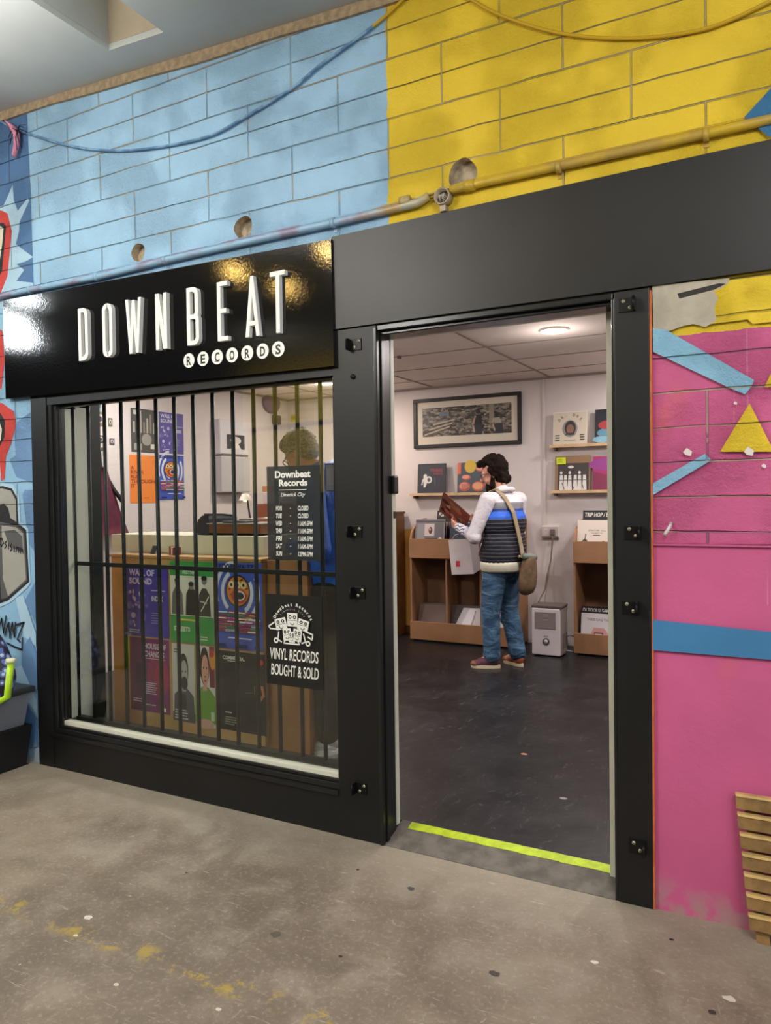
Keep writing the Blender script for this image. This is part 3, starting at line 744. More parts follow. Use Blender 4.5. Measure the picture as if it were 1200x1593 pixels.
def cable_paint():
    m = bpy.data.materials.new('painted_cable'); m.use_nodes = True
    t = NT(m); b = t.n['Principled BSDF']; xyz = t.sep(t.pos()); nz = t.noise(t.pos(), 12, 3)
    col = t.mix(t.math('GREATER_THAN', xyz[0], -1.50), t.mix(t.step(nz, .4, .6), lin('#4f7ba6'), lin('#7fa9cc')), lin('#c8a320'))
    t.l.new(col, b.inputs['Base Color']); b.inputs['Roughness'].default_value = .5; return m
m_cab = cable_paint()
swag('hanging_cable', [(0, 188), (22, 200), (45, 208), (100, 225), (150, 233), (200, 234), (265, 226), (330, 210), (385, 180), (455, 137), (500, 100), (545, 68), (600, 25), (640, -14)], .0065, m_cab, 'blue painted cable sagging across the sky blue blocks')
swag('hanging_cable', [(712, -20), (735, 0), (780, 24), (850, 47), (920, 58), (1000, 59), (1080, 49), (1140, 30), (1230, -14)], .0065, mat('yellow_cable', '#c9a41f', .5), 'yellow painted cable looping across the top of the yellow blocks')
# pink rag and a tangle of wire at the ceiling corner
r_ = MB(); m_rag = mat('pink_cloth', '#d58fa9', .9, nz=30)
ctr = [(10, 190), (18, 198), (24, 210), (25, 226), (22, 244)]; wd = [.018, .028, .030, .022, .008]
vs = []
for (u, v), k in zip(ctr, wd):
    q = at_y(u, v, YW-.03); vs += [(q.x-k, YW-.022, q.z), (q.x, YW-.045, q.z+.008), (q.x+k, YW-.024, q.z), (q.x, YW-.014, q.z)]
fs = [(i*4+j, i*4+(j+1) % 4, (i+1)*4+(j+1) % 4, (i+1)*4+j) for i in range(4) for j in range(4)]+[(3, 2, 1, 0), (16, 17, 18, 19)]
r_.add(vs, fs, m_rag, True); ro = r_.make('pink_rag'); tag(ro, 'strip of pink cloth hanging from the cable by the ceiling', 'rag')
wt = MB(); rr = random.Random(5); k0 = at_y(27, 203, YW-.03)
for i in range(9):
    a = rr.uniform(0, 6.28); L = rr.uniform(.04, .11)
    wt.tube([k0, k0+Vector((L*.5*math.cos(a), -.01, L*.5*math.sin(a)+.01)), k0+Vector((L*math.cos(a), 0, min(L*math.sin(a), .10)))], .0022, m_ir, 5)
wt = wt.make('wire_tangle'); tag(wt, 'black wire ends tied around the blue cable near the corner', 'wire')

q = at_y(1040, 824, YW-.01); hk = MB(); hk.tube([(q.x+.008, YW-.001, q.z+.022), (q.x+.006, YW-.02, q.z+.010), (q.x-.006, YW-.03, q.z-.012), (q.x-.010, YW-.02, q.z-.018)], .006, mat('white_hook', '#d9d6d2', .4), 8); hk = hk.make('wall_hook'); tag(hk, 'small white hook on the pink wall just above the smooth render', 'hook')
# signs stuck on the window glass --------------------------------
m_vin = bpy.data.materials.new('smoked_black_vinyl'); m_vin.use_nodes = True
t = NT(m_vin); b = t.n['Principled BSDF']; b.inputs['Base Color'].default_value = (.028, .034, .034, 1); b.inputs['Roughness'].default_value = .35; b.inputs['Alpha'].default_value = .74
a = Art(.290, .428, m_vin, .001); iw = P('#f2f2ea')
a.text('Downbeat', .145, .376, .031, iw, width=.196, bold=.035, align='c'); a.rect(.046, .376, .060, .380, iw)
a.text('Records', .147, .338, .029, iw, width=.156, bold=.035, align='c')
a.rect(.068, .318, .220, .3205, iw)
a.text('Limerick City', .146, .290, .017, iw, width=.136, bold=.01, shear=.4, align='c')
for i, (d1, d2) in enumerate((('MON', 'CLOSED'), ('TUE', 'CLOSED'), ('WED', '11AM-5PM'), ('THU', '11AM-5PM'), ('FRI', '11AM-5PM'), ('SAT', '11AM-5PM'), ('SUN', '12PM-5PM'))):
    yy = .226-i*.0345
    a.text(d1, .050, yy, .021, iw, width=.034, bold=.02, shear=.15); a.rect(.128, yy+.008, .134, yy+.011, iw)
    a.text(d2, .172, yy, .021, iw, width=.058 if i < 2 else .080, bold=.02, shear=.15)
o = a.place('opening_hours_sign', (adj(-2.101, 0, .0245)[0], .0445, 1.192), (1, 0, 0), (0, 0, 1)); tag(o, 'black opening hours sign on the glass, white lettering, MON to SUN', 'sign')
m_vb = mat('black_vinyl', '#1d1d1c', .4)
a = Art(.312, .420, m_vb, .001)
a.text('VINYL RECORDS', .022, .120, .052, iw, width=.268, bold=.014, shear=.12)
a.text('BOUGHT & SOLD', .026, .046, .052, iw, width=.264, bold=.014, shear=.12)
# crest: arc of words over a crowd of cartoon speakers
wtxt = 'Downbeat Records'
for i, ch in enumerate(wtxt):
    q = math.radians(152-124*i/(len(wtxt)-1)); a.text(ch, .155+.108*math.cos(q), .262+.108*math.sin(q), .015, iw, bold=.03, align='c', rot=q-math.pi/2)
wt2 = 'Limerick City'
for i, ch in enumerate(wt2):
    q = math.radians(135-90*i/(len(wt2)-1)); a.text(ch, .155+.090*math.cos(q), .262+.090*math.sin(q), .008, iw, align='c', rot=q-math.pi/2)
kk = P('#1d1d1c')
for cx, cy, w_, h_, an in ((.155, .308, .056, .062, 0), (.092, .286, .062, .052, .25), (.216, .288, .058, .050, -.22), (.128, .240, .046, .056, .1), (.186, .240, .046, .056, -.1), (.156, .230, .034, .050, 0)):
    ca, sa = math.cos(an), math.sin(an); R2 = lambda x, y: (cx+x*ca-y*sa, cy+x*sa+y*ca)
    a.poly([R2(-w_/2, -h_/2), R2(w_/2, -h_/2), R2(w_/2, h_/2), R2(-w_/2, h_/2)], iw)
    for ex in (-.22, .22):
        e = R2(ex*w_, .2*h_); a.ell(e[0], e[1], w_*.15, h_*.15, kk); a.ell(e[0], e[1], w_*.06, h_*.06, iw)
    e = R2(0, -.22*h_); a.ring(e[0], e[1], w_*.14, w_*.20, kk, 180, 360, 8)
    a.line([R2(-w_*.4, -h_*.05), R2(w_*.4, -h_*.02)], .002, kk)
for pts in ([(.075, .262), (.038, .262), (.028, .272), (.060, .292)], [(.085, .250), (.080, .214), (.100, .205)], [(.232, .262), (.272, .250), (.268, .226), (.246, .238)], [(.222, .250), (.232, .214), (.212, .206)], [(.120, .212), (.112, .200), (.20, .200), (.192, .212)]):
    a.line(pts, .0065, iw)
for cx, cy in ((.070, .210), (.246, .208)): a.ring(cx, cy, .006, .013, iw)
o = a.place('window_sign', (adj(-2.106, 0, .0445)[0], .0445, .612), (1, 0, 0), (0, 0, 1)); tag(o, 'black window sign reading VINYL RECORDS BOUGHT & SOLD under a white crest', 'sign')
a = Art(.060, .125, m_vin, .001)
a.rect(.006, .006, .054, .119, P('#3c4250'))
for i in range(5): a.rect(.012+i*.008, .03, .016+i*.008, .105, P('#59524f'))
o = a.place('glass_reflection', (-1.800, .0445, 1.500), (1, 0, 0), (0, 0, 1)); tag(o, 'small dim painted reflection beside the top corner of the hours sign', 'sticker')  # faint reflection of a small poster, painted flat on the pane

# things at the foot of the wall ---------------------------------
m_wd = mat('weathered_pine_slat', '#8f6f42', .75, nz=14, bump=(30, .3), var=.3); m_wd2 = mat('pale_pine_edge', '#c9a86a', .7, nz=14, var=.2)
sp = thing('slatted_panel', (.12, -.03, 0), 'slatted wooden panel leaning against the pink wall at the floor', 'panel')
for i in range(7):
    z1 = .470-.0625*i; z0 = z1-.047; tt = (.470-z1)/.44; xl = -.150+.046*tt; yy = -.010-.050*tt-.02
    s_ = MB(); s_.prism([(xl, yy, z0), (.42, yy, z0-.004), (.42, yy+.002, z1+.002), (xl-.004, yy+.002, z1)], (0, .020, 0), m_wd)
    s_.prism([(xl, yy-.002, z1-.006), (.42, yy-.002, z1-.004), (.42, yy+.002, z1+.003), (xl-.004, yy+.002, z1+.001)], (0, .020, 0), m_wd2); s_.make('slat', sp)
s_ = MB(); s_.prism([(-.09, -.056, 0), (-.05, -.056, 0), (-.09, .006, .45), (-.13, .006, .45)], (0, .02, 0), m_wd); s_.make('back_rail', sp); s_ = MB(); s_.prism([(.32, -.056, 0), (.36, -.056, 0), (.37, .006, .45), (.33, .006, .45)], (0, .02, 0), m_wd); s_.make('back_rail', sp)

# left: black crate, clear storage box, cloth and a lime tube
xr = at_y(35, 1130, -.08).x
z1 = at_y(33, 1128, -.06).z
b_ = MB(); m_cr = mat('black_plastic_crate', '#17181a', .5)
b_.prism([(-4.55, -.40, 0), (xr-.025, -.40, 0), (xr-.025, -.03, 0), (-4.55, -.03, 0)], (0, 0, .004), m_cr)
b_.add([(-4.55, -.38, .004), (xr-.03, -.38, .004), (xr-.03, -.04, .004), (-4.55, -.04, .004), (-4.6, -.42, z1), (xr, -.42, z1), (xr, -.02, z1), (-4.6, -.02, z1)], [(3, 2, 1, 0), (4, 5, 6, 7), (0, 1, 5, 4), (1, 2, 6, 5), (2, 3, 7, 6), (3, 0, 4, 7)], m_cr)
bo_ = b_.make('plastic_crate'); tag(bo_, 'black plastic crate on the floor left of the shop front, under the clear box', 'crate')
z2 = at_y(40, 1078, -.06).z
m_clear = mat('clear_plastic', '#a9aebb', .25); m_clear.node_tree.nodes['Principled BSDF'].inputs['Alpha'].default_value = .55
st = thing('storage_box', (-4.2, -.22, z1), 'clear plastic storage box with a black lid on top of the black crate', 'storage box')
b_ = MB(); b_.add([(-4.5, -.38, z1+.002), (xr-.03, -.38, z1+.002), (xr-.03, -.05, z1+.002), (-4.5, -.05, z1+.002), (-4.55, -.41, z2), (xr+.005, -.41, z2), (xr+.005, -.03, z2), (-4.55, -.03, z2)], [(3, 2, 1, 0), (0, 1, 5, 4), (1, 2, 6, 5), (2, 3, 7, 6), (3, 0, 4, 7)], m_clear); b_.make('tub', st)
b_ = MB(); b_.box((-4.57, -.43, z2), (xr+.03, -.012, z2+.035), mat('grey_black_lid', '#3a3c3f', .45), .012); b_.make('lid', st)
b_ = MB(); rr = random.Random(2)
for i in range(7):
    x0 = rr.uniform(-4.4, xr-.2); b_.box((x0, rr.uniform(-.33, -.2), z1+.01+i*.012), (x0+rr.uniform(.08, .2), -.1, z1+.05+i*.016), mat('packed_goods_%d' % (i % 3), ['#8b8fa0', '#b86a5a', '#6d6f7a'][i % 3], .6))
b_.make('contents', st)
b_ = MB(); q = at_y(8, 1035, -.2)
CXB = at_y(-6, 1035, -.23).x-.06; vs = []; n = 12; hh = at_y(8, 975, -.2).z
m_fl = bpy.data.materials.new('flowered_cloth'); m_fl.use_nodes = True
t = NT(m_fl); v = t.new('ShaderNodeTexVoronoi'); v.inputs['Scale'].default_value = 26; t.l.new(t.obj(), v.inputs['Vector'])
t.l.new(t.mix(t.math('LESS_THAN', v.outputs['Distance'], .24), t.mix(t.math('LESS_THAN', v.outputs['Distance'], .46), lin('#2f2740'), lin('#5a72b8')), lin('#c9d6ee')), t.n['Principled BSDF'].inputs['Base Color'])
for k in range(9):
    zz = z2+.036+(hh-z2-.036)*k/8; rx = (.15, .165, .17, .16, .15, .135, .115, .08, .03)[k]; ry = rx*.6
    for j in range(n): vs.append((CXB+rx*math.cos(6.283*j/n)*(1+.08*math.sin(j*5+k)), -.23+ry*math.sin(6.283*j/n), zz))
b_.add(vs, [(i*n+j, i*n+(j+1) % n, (i+1)*n+(j+1) % n, (i+1)*n+j) for i in range(8) for j in range(n)]+[tuple(range(n-1, -1, -1)), tuple(8*n+j for j in range(n))], m_fl, True)
bo_ = b_.make('cloth_bundle'); tag(bo_, 'bundle of blue flowered cloth on the storage box lid', 'cloth')
q0, q1 = at_y(17, 1030, -.33), at_y(13, 1070, -.33)
b_ = MB(); b_.tube([(q0.x, -.33, q0.z), (q1.x+.005, -.34, z2+.075), (q1.x-.03, -.36, z2+.054), (q1.x-.13, -.375, z2+.050)], .017, mat('lime_green_plastic', '#b4e02a', .4), 10)
b_.tube([(q0.x, -.33, q0.z-.002), (q0.x, -.33, q0.z+.018)], .024, mat('pale_cap', '#e2e6c0', .4), 12)
bo_ = b_.make('lime_boot'); tag(bo_, 'lime green bent tube standing on the storage box lid beside the cloth', 'tube')
bo_.name = 'green_tube'
# ================================================================ INSIDE THE SHOP
ZF, ZC, YB, XL, XR = .04, 2.58, 4.25, -5.0, 1.3
def shop_wall(name, base, brick=False, dado=False):
    m = bpy.data.materials.new(name); m.use_nodes = True
    t = NT(m); b = t.n['Principled BSDF']; p = t.pos(); xyz = t.sep(p); c = lin(base)
    col = t.mix(t.step(t.noise(p, 1.6, 4), .3, .7), tuple(k*.95 for k in c), tuple(min(1, k*1.04) for k in c))
    if dado:
        d_ = t.math('MULTIPLY', t.math('LESS_THAN', xyz[2], 1.125), t.math('LESS_THAN', xyz[0], -3.2))
        col = t.mix(d_, col, lin('#d3a24c'))
    t.l.new(col, b.inputs['Base Color']); b.inputs['Roughness'].default_value = .7
    if brick:
        zz = t.math('FRACT', t.math('DIVIDE', xyz[2], .075)); g_ = t.math('LESS_THAN', t.math('ABSOLUTE', t.math('SUBTRACT', zz, .5)), .07)
        t.l.new(t.bump(t.math('SUBTRACT', t.math('MULTIPLY', t.noise(p, 30, 3), .6), g_), .35, .004), b.inputs['Normal'])
    else: t.l.new(t.bump(t.noise(p, 60, 3), .12, .004), b.inputs['Normal'])
    return m
m_iw = shop_wall('white_shop_wall', '#d6cfcd', dado=True); m_ib = shop_wall('white_painted_brick', '#dcd3d2', brick=True)
w = MB(); w.box((XL-.1, YB, -.02), (XR+.1, YB+.1, ZC+.3), m_iw); struct(w, 'wall_rear')
w = MB(); w.box((XL-.1, .27, -.02), (XL, YB, ZC+.3), m_ib); struct(w, 'wall_left')
w = MB(); w.box((XR, .27, -.02), (XR+.1, YB, ZC+.3), m_iw); struct(w, 'wall_right')
w = MB()
w.box((XL-.1, .232, 0), (-3.62, .27, ZC+.3), m_iw); w.box((-.50, .232, 0), (XR+.1, .27, ZC+.3), m_iw); w.box((-3.62, .232, 2.205), (-.50, .27, ZC+.3), m_iw)
w.box((-1.68, .232, 0), (-1.585, .27, 2.205), m_iw)
struct(w, 'wall_inner')
# suspended ceiling: 1.2 x .6 tiles in a thin grid
m_tile = mat('ceiling_tile', '#ddd2ca', .85, nz=2, var=.04, bump=(80, .15)); m_grid = mat('tile_grid', '#8f857c', .6)
c = MB(); c.box((XL, .27, ZC), (XR, YB, ZC+.05), m_tile); ce = struct(c, 'ceiling_shop')
gd = MB()
for x in (-4.38, -3.18, -1.975, -.775, .425): gd.box((x-.010, .27, ZC-.006), (x+.010, YB, ZC), m_grid)
for k in range(7): gd.box((XL, 3.80-.615*k-.007, ZC-.004), (XR, 3.80-.615*k+.007, ZC+.001), m_grid)
gd.box((XL, YB-.018, ZC-.02), (XR, YB, ZC), m_grid); gd.box((XL, .3, ZC-.02), (XL+.018, YB, ZC), m_grid)
gd.make('tile_grid', ce)
# floor: glossy worn black paint
def shop_floor():
    m = bpy.data.materials.new('black_painted_floor'); m.use_nodes = True
    t = NT(m); b = t.n['Principled BSDF']; p = t.pos()
    f = t.noise(p, 3, 8, .65, .5); g_ = t.noise(p, 22, 5, .7)
    col = t.mix(t.step(f, .35, .75), lin('#161618'), lin('#29282b'))
    s1 = t.step(t.noise(t.scale(p, (12, 4, 1)), 2.4, 6, .75, 1.0), .58, .66)
    col = t.mix(t.math('MULTIPLY', s1, .42), col, lin('#6a676c'))
    s2 = t.step(t.noise(p, 30, 5, .7), .66, .70)
    col = t.mix(t.math('MULTIPLY', s2, .4), col, lin('#97948f'))
    t.l.new(col, b.inputs['Base Color'])
    b.inputs['Specular IOR Level'].default_value = .35; t.l.new(t.math('ADD', .24, t.math('MULTIPLY', t.math('ADD', f, g_), .14)), b.inputs['Roughness'])
    t.l.new(t.bump(t.math('ADD', t.math('MULTIPLY', g_, .3), f), .25, .01), b.inputs['Normal'])
    m.diffuse_color = (.02, .02, .02, 1); return m
f = MB(); f.box((XL, .265, -.03), (XR, YB, ZF), shop_floor()); f.box((-1.579, .1755, -.03), (-.501, .265, ZF), f.ms[0]); sf = struct(f, 'floor_shop')
bl = MB()
for u, v, r, h in ((816, 1173, .020, '#b98a72'), (430+0, 1195, .012, '#8e8a84'), (1045-0, 1, .001, '#888888'), (880-3, 1242, .02, '#8f8b86'), (700, 1130, .010, '#5d5a58')):
    if v < 900: continue
    q = at_z(u, v, ZF+.001); bl.add([(q.x+r*math.cos(k*.9), q.y+r*.7*math.sin(k*.9), ZF+.0012) for k in range(7)], [tuple(range(7))], mat('scuff_'+h[1:], h, .6))
bl.make('scuffs', sf)
sk = MB(); sk.box((XL, YB-.014, ZF), (-3.29, YB, ZF+.075), mat('brown_skirting', '#5d3a1e', .5)); struct(sk, 'baseboard_rear')
# downlights
for i, (x, y) in enumerate(SHOP_LAMPS):
    l_ = thing('downlight', (x, y, ZC-.012), 'round white downlight glowing in the shop ceiling', 'downlight', 'downlights in the shop ceiling')
    if i == 0: l_['label'] = 'round glowing downlight in the ceiling seen through the doorway'; del l_['group']
    L = MB(); n = 28
    pr = [(.088, 0), (.098, -.002), (.102, .012), (.088, .012)]
    L.lathe((x, y, ZC-.012), pr, mat('downlight_rim', '#e6e0d8', .4)); L.make('rim', l_)
    e = MB(); e.cyl((x, y, ZC-.008), (x, y, ZC-.001), .088, mat('downlight_glow', '#fff4e6', emit=('#fff2e4', 9))); e.make('diffuser', l_)
ds = MB(); ds.tube([(-2.70, 2.55, ZC-.02), (-2.70, 2.55, ZC-.002)], .018, mat('detector_brown', '#6d5a4e', .5), 10); ds = ds.make('ceiling_hook'); tag(ds, 'tiny dark hook under the ceiling tiles near the left door jamb', 'hook')

# ---- wall ledges and what stands on them
m_ledge = mat('pale_wood_ledge', '#c7ab84', .55, nz=9, var=.15)
def ledge(x0, x1, z, label, left_bracket=True):
    t_ = thing('record_ledge', ((x0+x1)/2, YB, z-.03), label, 'ledge')
    b = MB(); b.box((x0, YB-.095, z-.012), (x1, YB-.001, z), m_ledge, .002); b.make('shelf_board', t_)
    b = MB(); b.box((x0, YB-.100, z-.012), (x1, YB-.095, z+.016), m_ledge, .001); b.make('front_lip', t_)
    for x in (x0+.03, x1-.04):
        b = MB(); b.box((x, YB-.075, z-.040), (x+.022, YB-.001, z-.0125), mat('dark_wood_bracket', '#6b5138', .6)); b.make('bracket', t_)
zL1, zR1, zR2 = at_y(700, 769, 4.17).z, at_y(900, 764, 4.17).z, at_y(900, 692, 4.17).z
ledge(-3.42, -2.30, zL1, 'pale wooden record ledge under the framed picture')
ledge(-1.955, -.9, zR1-.006, 'lower wooden record ledge right of the cable trunking')
ledge(-1.955, -.9, zR2-.006, 'upper wooden record ledge right of the cable trunking')
def lp_on_wall(u, zb, art_fn, base, label, y=4.175, tilt=.10, s=.315):
    q = at_y(u, 740, y); a = Art(s, s, base, .004); art_fn(a)
    dz = math.cos(tilt); dy = math.sin(tilt)
    o = a.place('record_sleeve', (q.x, y, zb+.001), (1, 0, 0), (0, dy, dz)); return tag(o, label, 'record', 'records shown on the wall ledges')
def tribes(a):
    a.rect(.012, .012, .303, .303, P('#33343f')); a.text('TRIBES', .135, .232, .030, P('#a3424c'), width=.14, bold=.02); a.text('VIBES', .170, .200, .024, P('#8a4450'), width=.11, bold=.02)
    w_ = P('#d8d6cf')
    a.ell(.085, .185, .020, .024, w_); a.poly([(.060, .165), (.112, .170), (.108, .120), (.090, .075), (.070, .075), (.068, .120)], w_); a.ell(.128, .150, .034, .036, w_); a.ell(.128, .150, .018, .020, P('#55565c'))
    a.line([(.06, .15), (.05, .10)], .012, w_); a.line([(.19, .17), (.20, .09)], .008, P('#5a5b66')); a.line([(.24, .16), (.24, .08)], .008, P('#4a4b56'))
lp_on_wall(649, zL1, tribes, P('#23242e'), 'navy record sleeve with red lettering and a small white figure, left on the ledge')
def hands(a):
    a.rect(0, 0, .315, .315, P('#4c5763')); a.ell(.135, .275, .062, .066, P('#d9b84a')); a.poly([(0, .18), (.04, .315), (0, .315)], P('#e0714e')); a.rect(.0, .2, .035, .30, P('#e0714e'))
    sk1, sk2 = P('#e79a86'), P('#b5604e')
    for x, y, r1, r2 in ((.095, .165, .05, .026), (.25, .245, .058, .028), (.285, .17, .03, .035), (.08, .075, .062, .048), (.225, .075, .068, .050)):
        a.ell(x, y, r1, r2, sk2); a.ell(x-.006, y+.005, r1*.8, r2*.72, sk1)
    for i in range(5): a.line([(.05+.016*i, .10), (.055+.014*i, .045)], .005, P('#7d3d3c')); a.line([(.19+.018*i, .10), (.195+.016*i, .045)], .005, P('#e8c66a'))
    a.rect(0, 0, .315, .02, P('#31252a'))
lp_on_wall(711, zL1, hands, P('#40505c'), 'colourful illustrated record sleeve with pink hands and a yellow disc')
def cream(a):
    a.rect(.006, .006, .309, .309, P('#cfc6b4')); dk = P('#3a3433')
    for i, ch in enumerate('DR. DRE'):
        q = math.radians(140-100*i/6); a.text(ch, .157+.118*math.cos(q), .155+.118*math.sin(q), .026, P('#7c6a58'), bold=.02, align='c', rot=q-math.pi/2)
    a.ell(.157, .155, .070, .080, P('#8d8d8c')); a.ell(.160, .160, .052, .068, dk); a.ell(.160, .150, .034, .044, P('#8a6655')); a.poly([(.11, .095), (.21, .095), (.19, .115), (.13, .115)], dk)
    a.text('THE CHRONIC', .157, .038, .014, P('#7c6a58'), width=.11, align='c')
    for x in (.022, .250):
        for i in range(3): a.rect(x, .045+.022*i, x+.042, .054+.022*i, dk)
lp_on_wall(861, zR2, cream, P('#e3dccd'), 'cream record sleeve with a dark oval portrait on the upper right ledge')
def abstract(a):
    a.rect(0, 0, .315, .315, P('#20222c')); a.ell(.12, .10, .10, .045, P('#5b8fa6')); a.ell(.10, .17, .07, .04, P('#a63a40')); a.ell(.2, .22, .07, .05, P('#8f3140')); a.ell(.06, .04, .08, .03, P('#7fb0c0'))
lp_on_wall(926, zR2, abstract, P('#20222c'), 'dark record sleeve with blue and red smears, cut off by the door post')
def white_fig(a):
    a.rect(0, 0, .33, .33, P('#8a6c4c')); a.rect(.028, .006, .315, .262, P('#3a3634')); wf = P('#d5d2cc')
    for i, x in enumerate((.06, .10, .14, .19, .23, .275)):
        a.poly([(x-.020, .01), (x+.022, .01), (x+.014, .15), (x-.012, .15)], wf); a.ell(x, .172, .012, .015, P('#4a3d38') if i % 2 else wf)
    a.ell(.15, .225, .028, .012, wf); a.rect(.028, .10, .315, .106, P('#55504c'))
    for x in (.07, .16, .25): a.line([(x, .08), (x+.02, .02)], .006, P('#4a4542'))
lp_on_wall(863, zR1, white_fig, P('#8a6c4c'), 'brown bordered record sleeve with a row of white figures and a lime tag', s=.33)
def magenta(a):
    a.rect(0, 0, .315, .315, P('#a02a63')); a.poly([(0, 0), (.315, 0), (.315, .09), (0, .18)], P('#7d2a4a')); a.ell(.16, .24, .2, .06, P('#8c3a86'))
lp_on_wall(922, zR1, magenta, P('#a02a63'), 'magenta record sleeve on the lower right ledge by the door post')
q = at_y(866, 712, 4.19); a = Art(.088, .062, P('#cfe01e'), .001); a.text('USED', .012, .036, .012, P('#5d7a1c'), bold=.02); a.text('VINYL', .012, .016, .012, P('#5d7a1c'), bold=.02)
o = a.place('lime_tag', (q.x, 4.192, q.z-.062)); tag(o, 'lime green tag stuck on the corner of the brown bordered sleeve', 'tag')
# framed panorama
fr_ = thing('framed_picture', (-2.82, YB, 1.95), 'wide black framed photo of people in a record shop', 'picture')
b = MB(); x0, x1, z0, z1 = -3.400, -2.250, 1.958, 2.462; wd = .036
for a_, b_ in (((x0, z0), (x1, z0+wd)), ((x0, z1-wd), (x1, z1)), ((x0, z0+wd), (x0+wd, z1-wd)), ((x1-wd, z0+wd), (x1, z1-wd))): b.box((a_[0], YB-.030, a_[1]), (b_[0], YB-.001, b_[1]), mat('black_picture_frame', '#070504', .45), .003)
b.make('frame', fr_)
a = Art(x1-x0-2*wd, z1-z0-2*wd, P('#cfc8b8'), .003); W_, H_ = a.w, a.h
px0, px1, py0, py1 = .062, W_-.062, .078, H_-.062
m_ph = bpy.data.materials.new('old_shop_photo'); m_ph.use_nodes = True
t = NT(m_ph); pp = t.pos(); f1 = t.noise(t.scale(pp, (1, 1, 2.2)), 24, 5, .65, .8)
v = t.new('ShaderNodeTexVoronoi'); v.inputs['Scale'].default_value = 26; t.l.new(t.scale(pp, (1, 1, 2.2)), v.inputs['Vector'])
f2 = t.math('ADD', t.math('MULTIPLY', f1, .75), t.math('MULTIPLY', t.sep(v.outputs['Color'])[0], .35))
t.l.new(t.mix(t.step(f2, .42, .86), lin('#1f1c18'), lin('#a39a8a')), t.n['Principled BSDF'].inputs['Base Color']); t.n['Principled BSDF'].inputs['Roughness'].default_value = .4
a.rect(px0, py0, px1, py1, m_ph); rr = random.Random(11)
for k in range(3):
    a.poly([(px0+.02+.05*k, py0+.012+.05*k), (px0+.30+.03*k, py0+.085+.035*k), (px0+.30+.03*k, py0+.100+.035*k), (px0+.02+.05*k, py0+.028+.05*k)], P('#b0a796')); a.poly([(px0+.02+.05*k, py0+.004+.05*k), (px0+.32+.03*k, py0+.080+.035*k), (px0+.30+.03*k, py0+.084+.035*k), (px0+.02+.05*k, py0+.011+.05*k)], P('#26231f'))
a.rect(px0+.20*(px1-px0), py1-.09, px0+.31*(px1-px0), py1-.045, P('#66747c'))
a.rect(px0+.76*(px1-px0), py0+.10, px0+.81*(px1-px0), py1, P('#8c8576')); a.rect(px0+.80*(px1-px0), py0, px1, py0+.03, P('#3b3833'))
for cx, hh_, dark, lean in ((px0+.64*(px1-px0), .24, '#1f1f22', 0), (px0+.86*(px1-px0), .20, '#9f9888', -.02)):
    a.ell(cx+lean, py0+hh_-.015, .022, .026, P('#241d19')); a.poly([(cx-.04, py0+.09), (cx+.042, py0+.09), (cx+.034+lean, py0+hh_-.045), (cx-.03+lean, py0+hh_-.045)], P(dark)); a.poly([(cx-.036, py0), (cx+.04, py0), (cx+.042, py0+.10), (cx-.038, py0+.10)], P('#2c3036'))
    a.line([(cx-.03+lean, py0+hh_-.06), (cx-.06, py0+.10), (cx-.04, py0+.03)], .015, P('#b8a08c'))
a.place('photo_print', (x0+wd, YB-.012, z0+wd), parent=fr_)
# trunking, socket, plug and lead, dehumidifier
m_pl = mat('white_plastic', '#d8d2cf', .4)
tk = MB(); tk.box((-2.045, YB-.014, 1.165), (-2.018, YB-.001, ZC-.021), mat('white_trunking', '#cfc5c2', .5), .002); o = tk.make('cable_trunking'); tag(o, 'white vertical cable trunking from the ceiling down to the socket', 'trunking')
so = thing('wall_socket', (-1.975, YB, 1.05), 'white double wall socket on the rear wall', 'socket')
b = MB(); b.box((-2.058, YB-.030, 1.052), (-1.892, YB-.001, 1.168), m_pl, .004); b.make('back_box', so)
b = MB(); b.box((-2.050, YB-.034, 1.075), (-1.900, YB-.0305, 1.162), mat('socket_face', '#c2b8b4', .35), .002); b.make('face_plate', so)
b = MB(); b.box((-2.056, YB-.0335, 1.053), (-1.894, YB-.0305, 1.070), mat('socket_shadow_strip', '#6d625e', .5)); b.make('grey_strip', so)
for x in (-2.030, -2.012): b = MB(); b.box((x, YB-.037, 1.125), (x+.010, YB-.0342, 1.145), m_pl); b.make('switch', so)
m_gp = mat('grey_plug', '#6a625f', .45)
dh = thing('dehumidifier', (-1.865, 3.80, ZF), 'white and grey dehumidifier standing on the floor beside the record browser', 'dehumidifier')
X0, X1, Y0, Y1, ZT = -2.000, -1.738, 3.690, 3.920, .478
b = MB(); b.box((X0, Y0+.02, ZF+.012), (X1, Y1, ZT-.014), mat('dehumidifier_grey', '#8d8480', .45), .012); b.box((X0, Y0, ZF+.012), (X1-.008, Y0+.035, ZT-.012), mat('dehumidifier_white', '#d8d2d4', .35), .010); b.make('body', dh)
b = MB(); b.box((X0-.004, Y0+.004, ZT-.014), (X1+.004, Y1, ZT+.012), mat('dehumidifier_top', '#5b5250', .4), .008); b.make('top_cover', dh)
b = MB(); m_gr = mat('grille_grey', '#8b827f', .5); b.box((X0+.030, Y0-.002, ZF+.245), (X1-.045, Y0+.002, ZT-.045), m_gr)
for i in range(13): z = ZF+.250+i*.0112; b.box((X0+.033, Y0-.006, z), (X1-.048, Y0-.001, z+.0055), mat('louvre_grey', '#a9a09d', .45))
b.make('front_grille', dh)
b = MB(); cx, cz = X0+.130, ZF+.135; n = 24
pr = [(.030, 0), (.030, .006), (.021, .006), (.021, 0)]
b.add([(cx+r*math.cos(2*math.pi*j/n), Y0-d_, cz+r*math.sin(2*math.pi*j/n)) for r, d_ in pr for j in range(n)], [(i*n+j, i*n+(j+1) % n, (i+1)*n+(j+1) % n, (i+1)*n+j) for i in range(3) for j in range(n)], mat('dial_ring', '#3f3836', .4), True)
